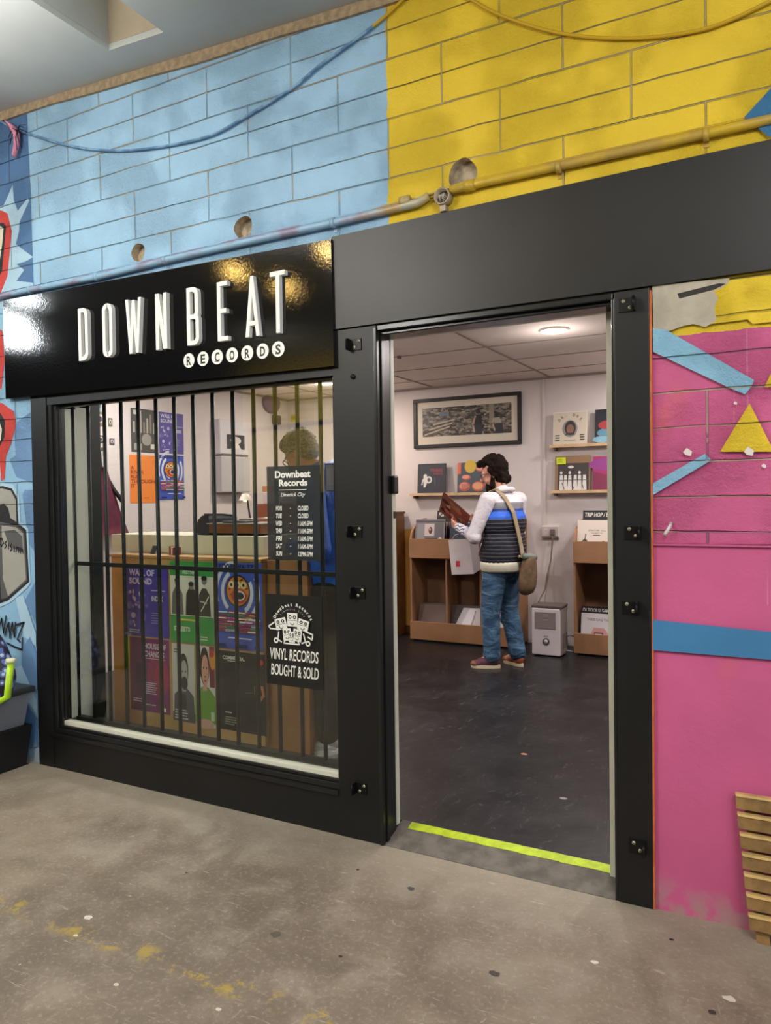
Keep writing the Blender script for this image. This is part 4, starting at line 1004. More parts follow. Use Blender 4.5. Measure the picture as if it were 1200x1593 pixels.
b.cyl((cx, Y0-.004, cz), (cx, Y0, cz), .021, m_pl); b.box((cx-.02, Y0-.002, cz+.045), (cx+.022, Y0, cz+.050), m_gr); b.make('dial', dh)
for i in range(4): pass
for x in (X0+.02, X1-.04):
    for y in (Y0+.03, Y1-.04): b = MB(); b.cyl((x+.01, y, ZF), (x+.01, y, ZF+.014), .012, m_gp, 10); b.make('foot', dh)
b = MB()
for i in range(5): b.box((X1, Y0+.06+i*.028, ZF+.06), (X1+.003, Y0+.068+i*.028, ZF+.20), m_gp)
b.make('side_vent', dh)
cb = MB(); P0 = Vector((-1.945, YB-.055, 1.115))
cb.box((P0.x-.026, YB-.060, 1.085), (P0.x+.022, YB-.0385, 1.140), m_gp, .008)
cb.tube([(P0.x, YB-.05, 1.088), (P0.x-.004, YB-.05, 1.03), (P0.x-.018, YB-.06, .85), (P0.x-.045, YB-.10, .70), (P0.x-.048, YB-.16, .58), (P0.x-.045, Y1-.06, ZT+.014)], .006, m_gp, 8)
o = cb.make('power_lead', dh); o['label'] = 'grey plug and lead'
ho = MB(); ho.tube([(X1+.004, 3.85, .20), (-1.70, 3.86, .215), (-1.68, 3.88, .205), (-1.672, 3.90, .19)], .006, m_gp, 8); ho.make('hose', dh); ho = MB(); ho.tube([(X1+.004, 3.86, .075), (-1.70, 3.87, .07), (-1.674, 3.89, .055)], .007, mat('pale_hose', '#9aa3a0', .4), 8); ho.make('hose', dh)

# ---- record browsers against the rear wall
m_mdf = mat('brown_mdf', '#9c7351', .6, nz=6, var=.08, bump=(60, .06)); m_mdfd = mat('brown_mdf_shaded', '#7d5a40', .65, nz=6, var=.1)  # the second is a darker copy, inner shade put into its colour
def browser(x0, cols, name_label):
    x1 = x0+sum(cols)+.018; y0, y1 = 3.865, YB-.012
    r = thing('record_browser', ((x0+x1)/2, (y0+y1)/2, ZF), name_label, 'record browser')
    def side(xa, xb, nm, m_):
        pts = [(y0+.004, ZF+.022), (y1, ZF+.022), (y1, 1.24), (y1-.10, 1.235), (y0+.10, 1.17), (y0+.03, 1.12), (y0+.004, 1.05)]
        b = MB(); b.prism([(xa, y, z) for y, z in pts], (xb-xa, 0, 0), m_); return b.make(nm, r)
    side(x0, x0+.018, 'side_panel', m_mdf); side(x1-.018, x1, 'side_panel', m_mdf)
    xx = x0
    for cw in cols[:-1]:
        xx += cw; b = MB(); b.prism([(xx, y, z) for y, z in ((y0+.02, ZF+.03), (y1, ZF+.03), (y1, 1.10), (y0+.02, 1.03))], (.018, 0, 0), m_mdf); b.make('divider', r)
    b = MB(); b.box((x0+.001, y0-.016, .862), (x1-.001, y0+.003, 1.052), m_mdf, .002); b.make('upper_front', r)
    b = MB(); b.box((x0+.001, y0-.016, ZF+.022), (x1-.001, y0+.003, .238), m_mdf, .002); b.make('lower_front', r)
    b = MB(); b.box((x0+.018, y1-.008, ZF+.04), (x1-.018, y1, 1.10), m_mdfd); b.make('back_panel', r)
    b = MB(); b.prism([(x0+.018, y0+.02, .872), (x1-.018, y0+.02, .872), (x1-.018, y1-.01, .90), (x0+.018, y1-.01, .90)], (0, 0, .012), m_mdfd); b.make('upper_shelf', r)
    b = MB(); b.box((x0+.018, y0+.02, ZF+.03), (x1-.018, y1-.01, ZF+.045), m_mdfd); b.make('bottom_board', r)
    b = MB(); b.box((x0+.03, y0+.01, ZF), (x1-.03, y1-.03, ZF+.022), mat('plinth_black', '#1a1613', .7)); b.make('plinth', r)
    return x1
bx1 = browser(-3.285, (.372, .352, .340), 'brown three bay record browser behind the customer')
browser(-1.668, (.352, .352, .352), 'brown record browser at the right, cut off by the door post')
# divider cards and front covers
def sleeve_at(x, y, z, art_fn, base, label, group, tilt=.20, s=.315, name='record_sleeve', h=None, cat='record'):
    a = Art(s, h or s, base, .004)
    if art_fn: art_fn(a)
    o = a.place(name, (x, y, z), (1, 0, 0), (0, math.sin(tilt), math.cos(tilt))); tag(o, label, cat, group); return o
cols_h = ['#4c5058', '#9aa0a6', '#2b2a2c', '#7c3b35', '#c9c2b4', '#35506e', '#8d7a58', '#5e2f45', '#d9d5cc', '#3d4a3c', '#b0623f', '#6d6f78']
rr = random.Random(21)
def row(x, y0, n, z, label, group, dy=.024, tilt=.20, xj=.008, cols_h=cols_h):
    src = None
    for i in range(n):
        h = rr.choice(cols_h); mm = P(h); me_key = ('lp', h)
        a = Art(.312, .312, mm, .0035)
        if rr.random() < .6: a.rect(.02, .25+rr.uniform(0, .03), .02+rr.uniform(.1, .26), .30, P(rr.choice(cols_h)))
        o = a.place('record_sleeve', (x+rr.uniform(0, xj), y0+i*dy, z), (1, 0, 0), (0, math.sin(tilt), math.cos(tilt)))
        tag(o, label, 'record', group)
A1 = (-3.262, -2.893, -2.541)
for x, nm in zip(A1, ('left', 'middle', 'right')):
    row(x, 3.915, 7, .900, f'record sleeve filed behind the front one in the {nm} upper bay of the long browser', f'records filed in the {nm} upper bay')
for x, nm in zip((-1.645, -1.292, -.940), ('first', 'second', 'third')):
    row(x+.004, 3.930, 6, .900, f'record sleeve filed in the {nm} upper bay of the right hand browser', f'records in the {nm} upper bay on the right')
def grey_cover(a):
    a.rect(.004, .004, .311, .311, P('#77757a')); a.rect(.0, .285, .315, .300, P('#4c4a50')); a.rect(.02, .06, .10, .27, P('#8d8b90')); a.rect(.215, .12, .30, .28, P('#66646a'))
    a.rect(.10, .150, .205, .270, P('#c9bcb8')); a.ell(.165, .205, .020, .034, P('#54302c')); a.ell(.160, .215, .009, .013, P('#c49a88')); a.rect(.11, .10, .24, .13, P('#3c3a3e')); a.ell(.27, .12, .02, .02, P('#c9c0b2'))
sleeve_at(-3.248, 3.892, .928, grey_cover, P('#8e8c90'), 'grey record sleeve with a pink inset portrait, front of the left upper bay', 'front sleeves', .16)
def blue_cover(a): a.rect(.0, 0, .315, .315, P('#2a3747')); a.ell(.12, .26, .10, .05, P('#7f9fb0')); a.ell(.2, .22, .07, .06, P('#1b2531'))
sleeve_at(-2.880, 3.900, .925, blue_cover, P('#2a3747'), 'dark blue record sleeve at the front of the middle bay, behind the paper bag', 'front sleeves', .16)
def white_cover(a):
    dk = P('#4b4642'); a.text('SEPALCURE  ROLL', .095, .215, .016, dk, width=.155); a.text('THE BEST OF', .12, .193, .011, dk, width=.10); a.rect(.14, .175, .20, .183, dk)
    a.line([(.04, .12), (.07, .15), (.075, .19)], .008, dk); a.ell(.07, .115, .022, .03, dk); a.line([(.03, .09), (.10, .12)], .007, dk); a.poly([(.12, .09), (.165, .09), (.15, .12), (.128, .12)], dk); a.ell(.23, .11, .018, .02, dk)
sleeve_at(-1.648, 3.905, .925, white_cover, P('#ddd2c6'), 'white record sleeve with small ink drawings, front of the right browser', 'front sleeves', .16)
for x, y, z, txt, wt, lb in ((-3.115, 4.083, .901, 'FUNK &', .145, 'black divider card reading FUNK & standing in the left bay'), (-2.535, 4.083, .901, 'HIP HOP', .2, 'black divider card behind the customer in the right bay'), (-1.628, 3.990, .901, 'TRIP HOP / BEATS', .29, 'black divider card reading TRIP HOP / BEATS')):
    def card(a, txt=txt, wt=wt): a.text(txt, .018, .368, .038, P('#e4e2dc'), width=wt, bold=.02, shear=.15)
    sleeve_at(x, y, z-.0, card, P('#151515'), lb, None, .20, .18 if 'FUNK' in txt else .30, 'divider_card', .425, 'divider card')
# lower bays: leaning stock
def lower(x, n, z, lb, grp, y0=3.93):
    row(x, y0, n, z, lb, grp, .026, .30, .006, ['#2b2a2c', '#4c3b38', '#3a3f46', '#5e4a44', '#24262c', '#6d5a52'])
lower(A1[0]+.002, 6, .088, 'record sleeve leaning in the dark left lower bay', 'records in the left lower bay')
lower(A1[1]+.0, 5, .088, 'record sleeve leaning in the dark middle lower bay', 'records in the middle lower bay')
def silver(a): a.rect(.0, 0, .315, .315, P('#3a302a')); a.poly([(.0, .0), (.315, .0), (.315, .305), (.12, .30)], mat('clear_wrap', '#d2d0d6', .15)); a.poly([(.06, .02), (.16, .02), (.26, .29), (.18, .29)], mat('clear_wrap_glint', '#eceaf0', .1)); a.line([(.2, .05), (.25, .28)], .01, P('#8e8c92'))  # pale slanted shapes paint the shine of the plastic wrap as colour
o = sleeve_at(-2.886, 3.893, .092, silver, P('#bdbcc2'), 'shiny plastic wrapped record at the front of the middle lower bay', 'front sleeves', .30)
sleeve_at(-2.538, 3.893, .092, lambda a: a.rect(.02, .02, .295, .295, P('#c5c2c0')), P('#d0cdca'), 'white record sleeve seen between the customer legs', 'front sleeves', .30)
lower(-1.643, 4, .088, 'record sleeve in the lower bay of the right hand browser', 'records in the right lower bay', 4.02)
def djcard(a): a.text('DJ TOOLS/ SAMPLES', .012, .322, .034, P('#e8e6e0'), width=.30, bold=.02, shear=.15)
sleeve_at(-1.640, 3.985, .087, djcard, P('#151515'), 'black divider card reading DJ TOOLS/ SAMPLES', None, .14, .318, 'divider_card', .372, 'divider card')
def bl_c(a): a.text('BEATS', .10, .285, .020, P('#c9c7c2'), width=.12, bold=.02)
sleeve_at(-1.640, 3.935, .087, bl_c, P('#1d1c1e'), 'black record sleeve behind the white cassette one', 'front sleeves', .14, .315, 'record_sleeve', .335)
def cas(a):
    a.text('THESE DAG TAPES', .05, .250, .022, P('#4a4644'), width=.22); a.ring(.155, .10, .05, .062, P('#5b3036'), ky=.8); a.poly([(.10, .03), (.21, .03), (.24, .14), (.20, .19), (.11, .19), (.085, .12)], P('#d09a98')); a.rect(.115, .10, .195, .15, P('#5b3036')); a.rect(.125, .112, .185, .138, P('#e2c8c4'))
sleeve_at(-1.618, 3.893, .098, cas, P('#d6d2d4'), 'white record sleeve with a pink cassette drawing, lower right bay', 'front sleeves', .14)

# tall wooden end cabinet beyond the left jamb
cbm = mat('dark_oak', '#6e4a24', .55, nz=7, var=.25)
cc = thing('wooden_cabinet', (-3.75, 4.1, ZF), 'narrow brown wooden cabinet edge just inside the left door jamb', 'cabinet')
b = MB(); b.box((-3.98, 3.98, ZF), (-3.515, 4.00, 1.29), cbm); b.box((-3.535, 4.0, ZF), (-3.515, 4.21, 1.29), cbm); b.box((-3.98, 4.0, ZF), (-3.96, 4.21, 1.29), cbm); b.make('carcass', cc)
b = MB(); b.box((-3.99, 3.97, 1.29), (-3.505, 4.215, 1.31), cbm); b.make('top', cc)

# carrier bag hanging from the browser, red square mark
def paper_bag():
    t_ = thing('carrier_bag', (-2.66, 3.66, .70), 'white carrier bag with a small red square hanging in front of the browser', 'bag')
    mb = MB(); m_ = mat('white_paper', '#d3cbcc', .6, nz=8, var=.05); y = 3.62
    A_ = at_y(698, 840, y); B_ = at_y(730, 838, y); C_ = at_y(737, 893, y); D_ = at_y(703, 894, y); E_ = at_y(744, 838, y+.13); F_ = at_y(748, 886, y+.13)
    mb.add([A_, B_, C_, D_], [(3, 2, 1, 0)], m_); mb.add([B_, E_, F_, C_], [(3, 2, 1, 0)], mat('white_paper_shaded', '#b5aeb0', .6))  # the side gets a darker copy of the paper, shade put into its colour
    back = Vector((A_.x, y+.12, A_.z)), Vector((D_.x, y+.12, D_.z))
    mb.add([A_, back[0], back[1], D_], [(0, 1, 2, 3)], m_); mb.add([back[0], E_, F_, back[1]], [(0, 1, 2, 3)], m_); mb.add([D_, C_, F_, back[1]], [(0, 1, 2, 3)], m_)
    mb.make('paper_body', t_)
    L_ = MB(); c_ = at_y(712.5, 877, y-.002); L_.box((c_.x-.019, y-.003, c_.z-.026), (c_.x+.019, y-.0012, c_.z+.026), P('#c8304e')); L_.make('red_mark', t_)
    h = MB(); hd = at_y(738, 815, y-.02)
    h.tube([A_+Vector((.03, 0, 0)), (A_.x+.07, y+.0, A_.z+.05), (HANDX[0], HANDX[1], HANDX[2]-.02), (B_.x-.0, y+.03, B_.z+.03), B_+Vector((-.02, 0, 0))], .003, m_, 6); h.make('handle', t_)
HANDX = (-2.50, 3.56, 1.17)
paper_bag()

# ---- left wall: posters, stickers, dispenser, clock
def on_left(u0, v0, u1, v1):
    a_ = at_x(u0, v0, XL+.002); b_ = at_x(u1, v1, XL+.002); return a_.y, b_.y, b_.z, a_.z
def poster_left(u0, v0, u1, v1, fn, base, label, name='wall_poster', group='posters on the left shop wall'):
    y0, y1, z0, z1 = on_left(u0, v0, u1, v1); a = Art(y1-y0, z1-z0, base, .001); fn(a, a.w, a.h)
    o = a.place(name, (XL+.0025, y0, z0), (0, 1, 0), (0, 0, 1)); tag(o, label, 'poster', group)
def p_dark(a, w, h):
    a.rect(w*.1, h*.86, w*.4, h*.96, P('#c9c6c0')); 
    for i in range(7): a.rect(w*(.08+.13*i), h*.45, w*(.15+.13*i), h*(.7+.12*(i % 3)*.8), P('#8a847c' if i % 2 else '#b4aea4'))
    a.ell(w*.6, h*.3, w*.2, h*.14, P('#9a9890')); a.rect(w*.1, h*.05, w*.4, h*.2, P('#a8a59c')); a.rect(w*.75, h*.08, w*.92, h*.2, P('#d0cdc4'))
poster_left(203, 634, 244, 705, p_dark, P('#4c4a47'), 'dark grey poster with pale figures, top left of the wall group')
def p_orange(a, w, h):
    dk = P('#8e3c1e')
    for i, s in enumerate(('A', 'RIVER', 'RUNS', 'THROUGH', 'IT')): a.text(s, w*.04, h*(.70-.095*i), h*.075, dk, bold=.03, width=w*(.13, .5, .42, .92, .16)[i])
    a.rect(w*.55, h*.10, w*.75, h*.112, dk)
poster_left(201, 707, 243, 782, p_orange, P('#ef8a3c'), 'orange poster reading A RIVER RUNS THROUGH IT')
def p_indigo(a, w, h):
    wh = P('#c9c6e2'); a.text('WALL OF', w*.06, h*.87, h*.085, wh, width=w*.62, bold=.04); a.text('SOUND', w*.06, h*.75, h*.085, wh, width=w*.56, bold=.04); lv = P('#8f8cc8')
    g_ = random.Random(4)
    for i in range(26): x = g_.uniform(.04, .5); y = g_.uniform(.15, .66); a.ell(w*x, h*y, w*g_.uniform(.02, .06), h*g_.uniform(.02, .05), P(g_.choice(['#8f8cc8', '#6a66b8', '#b9b6dc', '#504ca6'])), 9)
    a.text('INDEX', w*.62, h*.52, h*.07, wh, width=w*.28, bold=.05); a.rect(w*.62, h*.66, w*.95, h*.672, wh); a.lines_of_text(w*.62, h*.34, w*.22, 5, h*.035, lv); a.lines_of_text(w*.08, h*.085, w*.3, 2, h*.03, wh)
poster_left(247, 640, 286, 707, p_indigo, P('#5a4f9c'), 'violet poster high on the left wall above the blue festival one')
def p_mask(a, w, h):
    wh = P('#d8dcea'); bl_ = P('#3a4fae')
    for k in range(3): a.ring(w*.45, h*.66, w*(.50-.14*k), w*(.43-.14*k), wh, 95+25*k, 200+30*k, 16, 1.15); a.ring(w*.45, h*.66, w*(.50-.14*k), w*(.43-.14*k), wh, -70+12*k, 30, 16, 1.15)
    a.text('KOOTHWALTZ', w*.05, h*.925, h*.055, P('#16205a'), width=w*.78, bold=.05)
    dk, og = P('#201a18'), P('#d9822c')
    a.ell(w*.47, h*.675, w*.27, h*.185, dk); a.ell(w*.47, h*.675, w*.245, h*.168, og)
    for x in (.33, .47, .60): a.ell(w*x, h*.745, w*.065, h*.042, P('#e9d7a8')); a.ell(w*x, h*.745, w*.028, h*.020, dk)
    for x, y in ((.27, .69), (.30, .63), (.65, .70), (.63, .62), (.40, .80), (.54, .80)): a.line([(w*x, h*y), (w*(x+.05), h*(y+.012))], h*.012, dk)
    a.ell(w*.50, h*.62, w*.17, h*.085, P('#b53a28')); a.ell(w*.52, h*.625, w*.115, h*.058, wh); a.ell(w*.52, h*.622, w*.09, h*.040, dk)
    cs = ['#d8433e', '#e8933a', '#5fae5a', '#e05a9c', '#e9cf3e', '#7ec5d8', '#f0eee6', '#c23a5e']; g_ = random.Random(9)
    for r_i in range(7):
        x = .03
        while x < .9:
            ww = g_.uniform(.12, .32); a.rect(w*x, h*(.415-.034*r_i), w*min(x+ww, .97), h*(.437-.034*r_i), P(g_.choice(cs))); a.rect(w*(x+.01), h*(.421-.034*r_i), w*min(x+ww-.02, .95), h*(.430-.034*r_i), P(g_.choice(['#27306a', '#f0eee6', '#20222c']))); x += ww+.02
    a.rect(w*.28, h*.135, w*.8, h*.147, wh)
    for x in (.03, .5, .86): a.rect(w*x, h*.03, w*(x+.2 if x < .8 else .98), h*.07, P('#1b2566'))
poster_left(247, 707, 287, 777, p_mask, P('#4058b8'), 'blue poster with an orange face, on the left wall above the counter')
for i, (u0, v0, u1, v1, h) in enumerate(((150, 628, 158, 652, '#5a8f9c'), (150, 640, 163, 664, '#8a7a62'), (168, 650, 175, 664, '#6b6f62'), (152, 677, 162, 690, '#4a4550'), (170, 682, 178, 692, '#5c5866'), (153, 690, 163, 708, '#c9c3c4'))):
    y0, y1, z0, z1 = on_left(u0, v0, u1, v1); a = Art(y1-y0, z1-z0, P(h), .001); a.ell(a.w*.5, a.h*.55, a.w*.3, a.h*.3, P('#d2c9c4')); a.ell(a.w*.5, a.h*.5, a.w*.16, a.h*.2, P('#3d3a44'))
    lab = ('teal sticker highest on the left wall, beside the green post', 'tan photo sticker under the teal one on the left wall', 'small olive sticker right of the tan one', 'dark small sticker midway down the strip beside the post', 'grey purple sticker right of the dark one', 'pale sticker lowest of the strip beside the green post')[i]
    o = a.place('wall_sticker', (XL+.0025+.0008*i, y0, z0), (0, 1, 0), (0, 0, 1)); tag(o, lab, 'sticker', 'stickers by the window corner')
# towel dispenser with a picture card on it
y0, y1, z0, z1 = on_left(330, 652, 377, 766)
ds = thing('towel_dispenser', (XL+.06, (y0+y1)/2, z0), 'pale grey wall dispenser with a small black and white picture', 'dispenser')
b = MB(); b.box((XL+.001, y0, z0), (XL+.11, y1, z0+(z1-z0)*.50), mat('dispenser_grey', '#b9b7ba', .4), .012); b.make('lower_case', ds)
b = MB(); b.box((XL+.001, y0, z0+(z1-z0)*.52), (XL+.10, y1, z1), mat('dispenser_white', '#cfcbd2', .4), .012); b.make('upper_case', ds)
b = MB(); b.box((XL+.001, y0+.02, z0+(z1-z0)*.49), (XL+.105, y1-.02, z0+(z1-z0)*.53), m_gp); b.make('slot', ds)
a = Art((y1-y0)*.62, (z1-z0)*.20, P('#3b3a3e'), .001); a.ell(a.w*.5, a.h*.6, a.w*.3, a.h*.26, P('#c8c6c4')); a.poly([(a.w*.2, 0), (a.w*.8, 0), (a.w*.62, a.h*.4), (a.w*.38, a.h*.4)], P('#dddad6'))
a.place('picture_card', (XL+.102, y0+(y1-y0)*.22, z0+(z1-z0)*.60), (0, 1, 0), (0, 0, 1), ds)
q = at_x(420, 627, XL); r0 = .115
ck = MB(); n = 30
prf = [(.001, .0), (r0, .0), (r0, .03), (r0*.92, .042), (.001, .045)]
ck.add([(XL+.001+d_, q.y+r*math.cos(2*math.pi*j/n)*1.25, q.z+r*math.sin(2*math.pi*j/n)) for r, d_ in prf for j in range(n)], [(i*n+j, (i+1)*n+j, (i+1)*n+(j+1) % n, i*n+(j+1) % n) for i in range(4) for j in range(n)], mat('purple_disc', '#6a4a78', .4), True)
o = ck.make('purple_disc'); tag(o, 'round purple disc high on the left wall near the rear corner', 'wall disc')
q = at_x(427, 652, XL); bb = MB(); bb.box((XL+.001, q.y-.05, q.z-.06), (XL+.05, q.y+.06, q.z+.04), mat('small_dark_box', '#3a3548', .5), .006); o = bb.make('alarm_box'); tag(o, 'small dark box on the wall just below the purple disc', 'box')
q = at_y(458, 652, YB-.002); a = Art(.10, .085, P('#c9b93a'), .001); a.rect(.015, .03, .085, .036, P('#5a5426')); a.rect(.015, .05, .07, .056, P('#5a5426')); o = a.place('yellow_notice', (q.x-.05, YB-.0025, q.z-.03)); tag(o, 'small yellow notice on the rear wall above the shopkeeper head', 'notice')
# maroon coat on a hook and a dark strap beside it
ct = MB(); m_ct = mat('maroon_wool', '#5c1f35', .9, nz=20, bump=(50, .4), var=.2); Y = lambda u, x: at_x(u, 780, x).y
vs = []; n = 16; yc = at_x(158, 780, -4.9).y
for k in range(8):
    s_ = k/7; zz = 1.74-(1.74-1.19)*s_; half = .03+.22*s_; dp = .05+.04*s_
    for j in range(n):
        q_ = 2*math.pi*j/n; wv = 1+.10*math.sin(q_*5+k*.3)*s_; vs.append((-4.89+dp*math.sin(q_)*wv, yc+half*math.cos(q_)*wv, zz))
ct.add(vs, [(i*n+j, i*n+(j+1) % n, (i+1)*n+(j+1) % n, (i+1)*n+j) for i in range(7) for j in range(n)]+[tuple(j for j in range(n)), tuple(7*n+n-1-j for j in range(n))], m_ct, True)
cto = thing('hanging_coat', (-4.9, yc, 1.19), 'maroon coat hanging on the left wall behind the green post', 'coat'); ct.make('coat_body', cto)
b = MB(); b.tube([(-4.99, yc, 1.86), (-4.93, yc, 1.86), (-4.92, yc, 1.89)], .007, m_ir, 8); b.make('hook', cto)
b = MB(); b.tube([(-4.92, yc, 1.88), (-4.88, yc-.02, 1.74), (-4.84, yc+.08, 1.55), (-4.79, yc+.13, 1.45)], .018, mat('black_strap', '#1c1c20', .7), 8); b.make('strap', cto)

# ---- counter by the window with posters on its front
m_ply = mat('birch_ply', '#b8915c', .55, nz=5, var=.14, bump=(50, .05)); m_cream = mat('cream_laminate', '#d9d8bf', .5)
YD = .60
cx0, cx1 = -3.775, -2.585
dk_ = thing('shop_counter', (-3.2, .85, ZF), 'plywood shop counter behind the window, posters on its front', 'counter')
b = MB(); b.box((cx0, YD, ZF), (cx1, YD+.018, 1.115), m_ply, .002); b.make('front_panel', dk_)
for x in (cx0, cx1-.018): b = MB(); b.box((x, YD+.019, ZF), (x+.018, 1.14, 1.115), m_ply); b.make('side_panel', dk_)
b = MB(); b.box((cx0-.012, YD-.006, 1.116), (cx1, 1.16, 1.134), m_ply, .002); b.make('worktop', dk_)
b = MB(); zt = at_y(300, 833, .76).z; b.box((-3.95, .76, 1.135), (at_y(411, 850, .76).x, 1.14, zt), m_cream, .004); o = b.make('raised_shelf', dk_); o['label'] = 'long cream raised shelf'
ZS = zt
def cpost(u0, v0, u1, v1, fn, base, label, k=0):
    a_ = at_y(u0, v0, YD-.003); b_ = at_y(u1, v1, YD-.003); a = Art(b_.x-a_.x, a_.z-b_.z, base, .0008); fn(a, a.w, a.h)
    o = a.place('counter_poster', (a_.x, YD-.0012-.0035*k, b_.z)); tag(o, label, 'poster', 'posters on the counter front')
cpost(197, 880, 263.5, 994, p_indigo, P('#3f3aa0'), 'indigo blue poster, upper left on the counter front', 1)
def p_purple(a, w, h):
    wh = P('#d9c9dc'); a.rect(0, 0, w*.5, h, P('#5f2560')); a.ell(w*.72, h*.5, w*.28, h*.3, P('#8f2a5c')); a.ell(w*.8, h*.5, w*.18, h*.2, P('#a32f58'))
    a.text('HOUSE OF', w*.38, h*.86, h*.075, wh, width=w*.55, bold=.03); a.text('CHANGES', w*.38, h*.755, h*.075, wh, width=w*.50, bold=.03); a.rect(w*.38, h*.725, w*.9, h*.733, wh)
    a.poly([(w*.12, h*.38), (w*.30, h*.38), (w*.36, h*.66), (w*.16, h*.66)], P('#431c52')); a.lines_of_text(w*.4, h*.39, w*.32, 6, h*.028, wh); a.lines_of_text(w*.1, h*.16, w*.35, 2, h*.03, wh); a.lines_of_text(w*.4, h*.10, w*.35, 1, h*.03, wh); a.rect(w*.86, h*.04, w*.93, h*.09, P('#efe6ee'))
cpost(201, 990, 265, 1113, p_purple, P('#7a2668'), 'purple poster reading HOUSE OF CHANGES, lower left on the counter front')
def p_green(a, w, h):
    gn, wh = P('#3c9a4a'), P('#e9e6d8'); a.rect(0, h*.82, w, h, gn); a.rect(w*.1, h*.90, w*.85, h*.915, P('#d8c84a')); a.text('FESTIVAL', w*.3, h*.845, h*.04, wh, width=w*.35, bold=.03)
    dk, gy = P('#242424'), P('#6a6a68')
    for x, t1, s_ in ((.17, gy, 1), (.50, dk, .95), (.80, P('#3c3c3c'), 1.05)):
        a.poly([(w*(x-.14), h*.34), (w*(x+.14), h*.34), (w*(x+.12), h*.60), (w*(x+.04), h*.68), (w*(x-.05), h*.68), (w*(x-.12), h*.60)], t1); a.ell(w*x, h*.735*s_, w*.06, h*.048, P('#8c8c88')); a.ell(w*x, h*.762*s_, w*.064, h*.030, dk)
    a.line([(w*.72, h*.40), (w*.9, h*.58)], w*.02, wh); a.line([(w*.70, h*.52), (w*.86, h*.50)], w*.015, wh)
    a.rect(0, 0, w, h*.33, gn); a.rect(w*.25, h*.27, w*.6, h*.292, P('#d8c84a')); a.text('STREETS', w*.08, h*.14, h*.055, wh, width=w*.38, bold=.04); a.lines_of_text(w*.7, h*.08, w*.22, 2, h*.03, wh)
cpost(264.5, 872, 334, 1004, p_green, P('#e2dfcf'), 'green and white festival poster with three musicians in black and white', 1)
def p_bw(a, w, h):
    a.rect(0, 0, w, h*.12, P('#57565a')); person_photo(a, w*.52, h*.03, w*.95, h*.86, P('#b0aca6'), P('#55545a'), P('#2a282a')); a.poly([(w*.38, h*.05), (w*.66, h*.05), (w*.62, h*.36), (w*.42, h*.36)], P('#2e2d33'))
    a.ell(w*.55, h*.50, w*.15, h*.085, P('#2a282a')); a.lines_of_text(w*.12, h*.14, w*.7, 4, h*.034, P('#dad8d2')); a.lines_of_text(w*.12, h*.92, w*.3, 2, h*.035, P('#55545a'))
cpost(267, 1000, 304, 1126, p_bw, P('#d2cfc8'), 'black and white portrait poster of a bearded person in a coat')
def p_gr(a, w, h):
    a.rect(w*.72, h*.5, w, h, P('#7a2540')); a.ell(w*.9, h*.84, w*.16, h*.12, P('#e0923a')); a.ell(w*.86, h*.92, w*.12, h*.05, P('#c8302e')); a.rect(0, h*.62, w*.25, h*.98, P('#2c2a2c'))
    person_photo(a, w*.47, h*.05, w*1.15, h*.95, P('#d99a84'), P('#6da03a'), P('#2e221e')); a.ell(w*.5, h*.04, w*.45, h*.06, P('#d9a894')); a.rect(w*.78, h*.09, w*.97, h*.2, P('#c7dcb2')); a.ell(w*.5, h*.575, w*.07, h*.014, P('#a04a48'))
cpost(304.5, 1004, 335.5, 1134, p_gr, P('#e0dcd8'), 'colour portrait poster of a person in a green jumper')
cpost(337.5, 874, 410, 1015, p_mask, P('#4058b8'), 'blue poster with an orange shouting face, upper right on the counter front', 1)
def p_comm(a, w, h):
    wh = P('#e0ddd6'); a.text('COMMERCIAL', w*.10, h*.895, h*.045, wh, width=w*.48, bold=.03); a.rect(w*.2, h*.875, w*.42, h*.882, wh); a.ell(w*.90, h*.90, w*.055, h*.036, P('#c02a30'))
    a.rect(w*.5, 0, w, h*.86, P('#201f20')); og = P('#c97a44'); a.line([(w*.84, h*.60), (w*.86, h*.53)], w*.03, og); a.line([(w*.92, h*.60), (w*.95, h*.50), (w*.88, h*.43)], w*.05, og); a.line([(w*.77, h*.60), (w*.77, h*.50)], w*.012, P('#8a8880')); a.line([(w*.58, h*.50), (w*.72, h*.51)], w*.012, P('#6a6862'))
    a.lines_of_text(w*.14, h*.22, w*.22, 1, h*.03, wh); a.lines_of_text(w*.14, h*.16, w*.3, 4, h*.028, P('#9a978f'))
cpost(339, 1011, 415, 1146, p_comm, P('#1b1a1b'), 'black poster headed COMMERCIAL, lower right on the counter front')
# small things on the counter
b = MB(); q = at_y(266, 868, .66); 
for i, (h, w_) in enumerate((('#a9463c', .012), ('#d8d2c2', .010), ('#7a2a2c', .014))):
    bb = MB(); x = q.x+.016*i; bb.box((x, .645, 1.1345), (x+w_, .70, 1.1345+.055-.004*i), P(h)); o = bb.make('small_booklet'); tag(o, ('red booklet standing on the counter edge, leftmost of three', 'cream booklet standing between two red ones on the counter', 'dark red booklet standing on the counter, rightmost of three')[i], 'booklet', 'booklets on the counter')
q = at_y(238, 860, .68); bb = MB(); bb.prism([(q.x-.014, .67, 1.1345), (q.x+.016, .67, 1.1345), (q.x+.010, .70, 1.185), (q.x-.020, .70, 1.185)], (0, .012, 0), P('#2a2a2c')); o = bb.make('card_holder'); tag(o, 'small dark card leaning on the cream counter shelf', 'card')
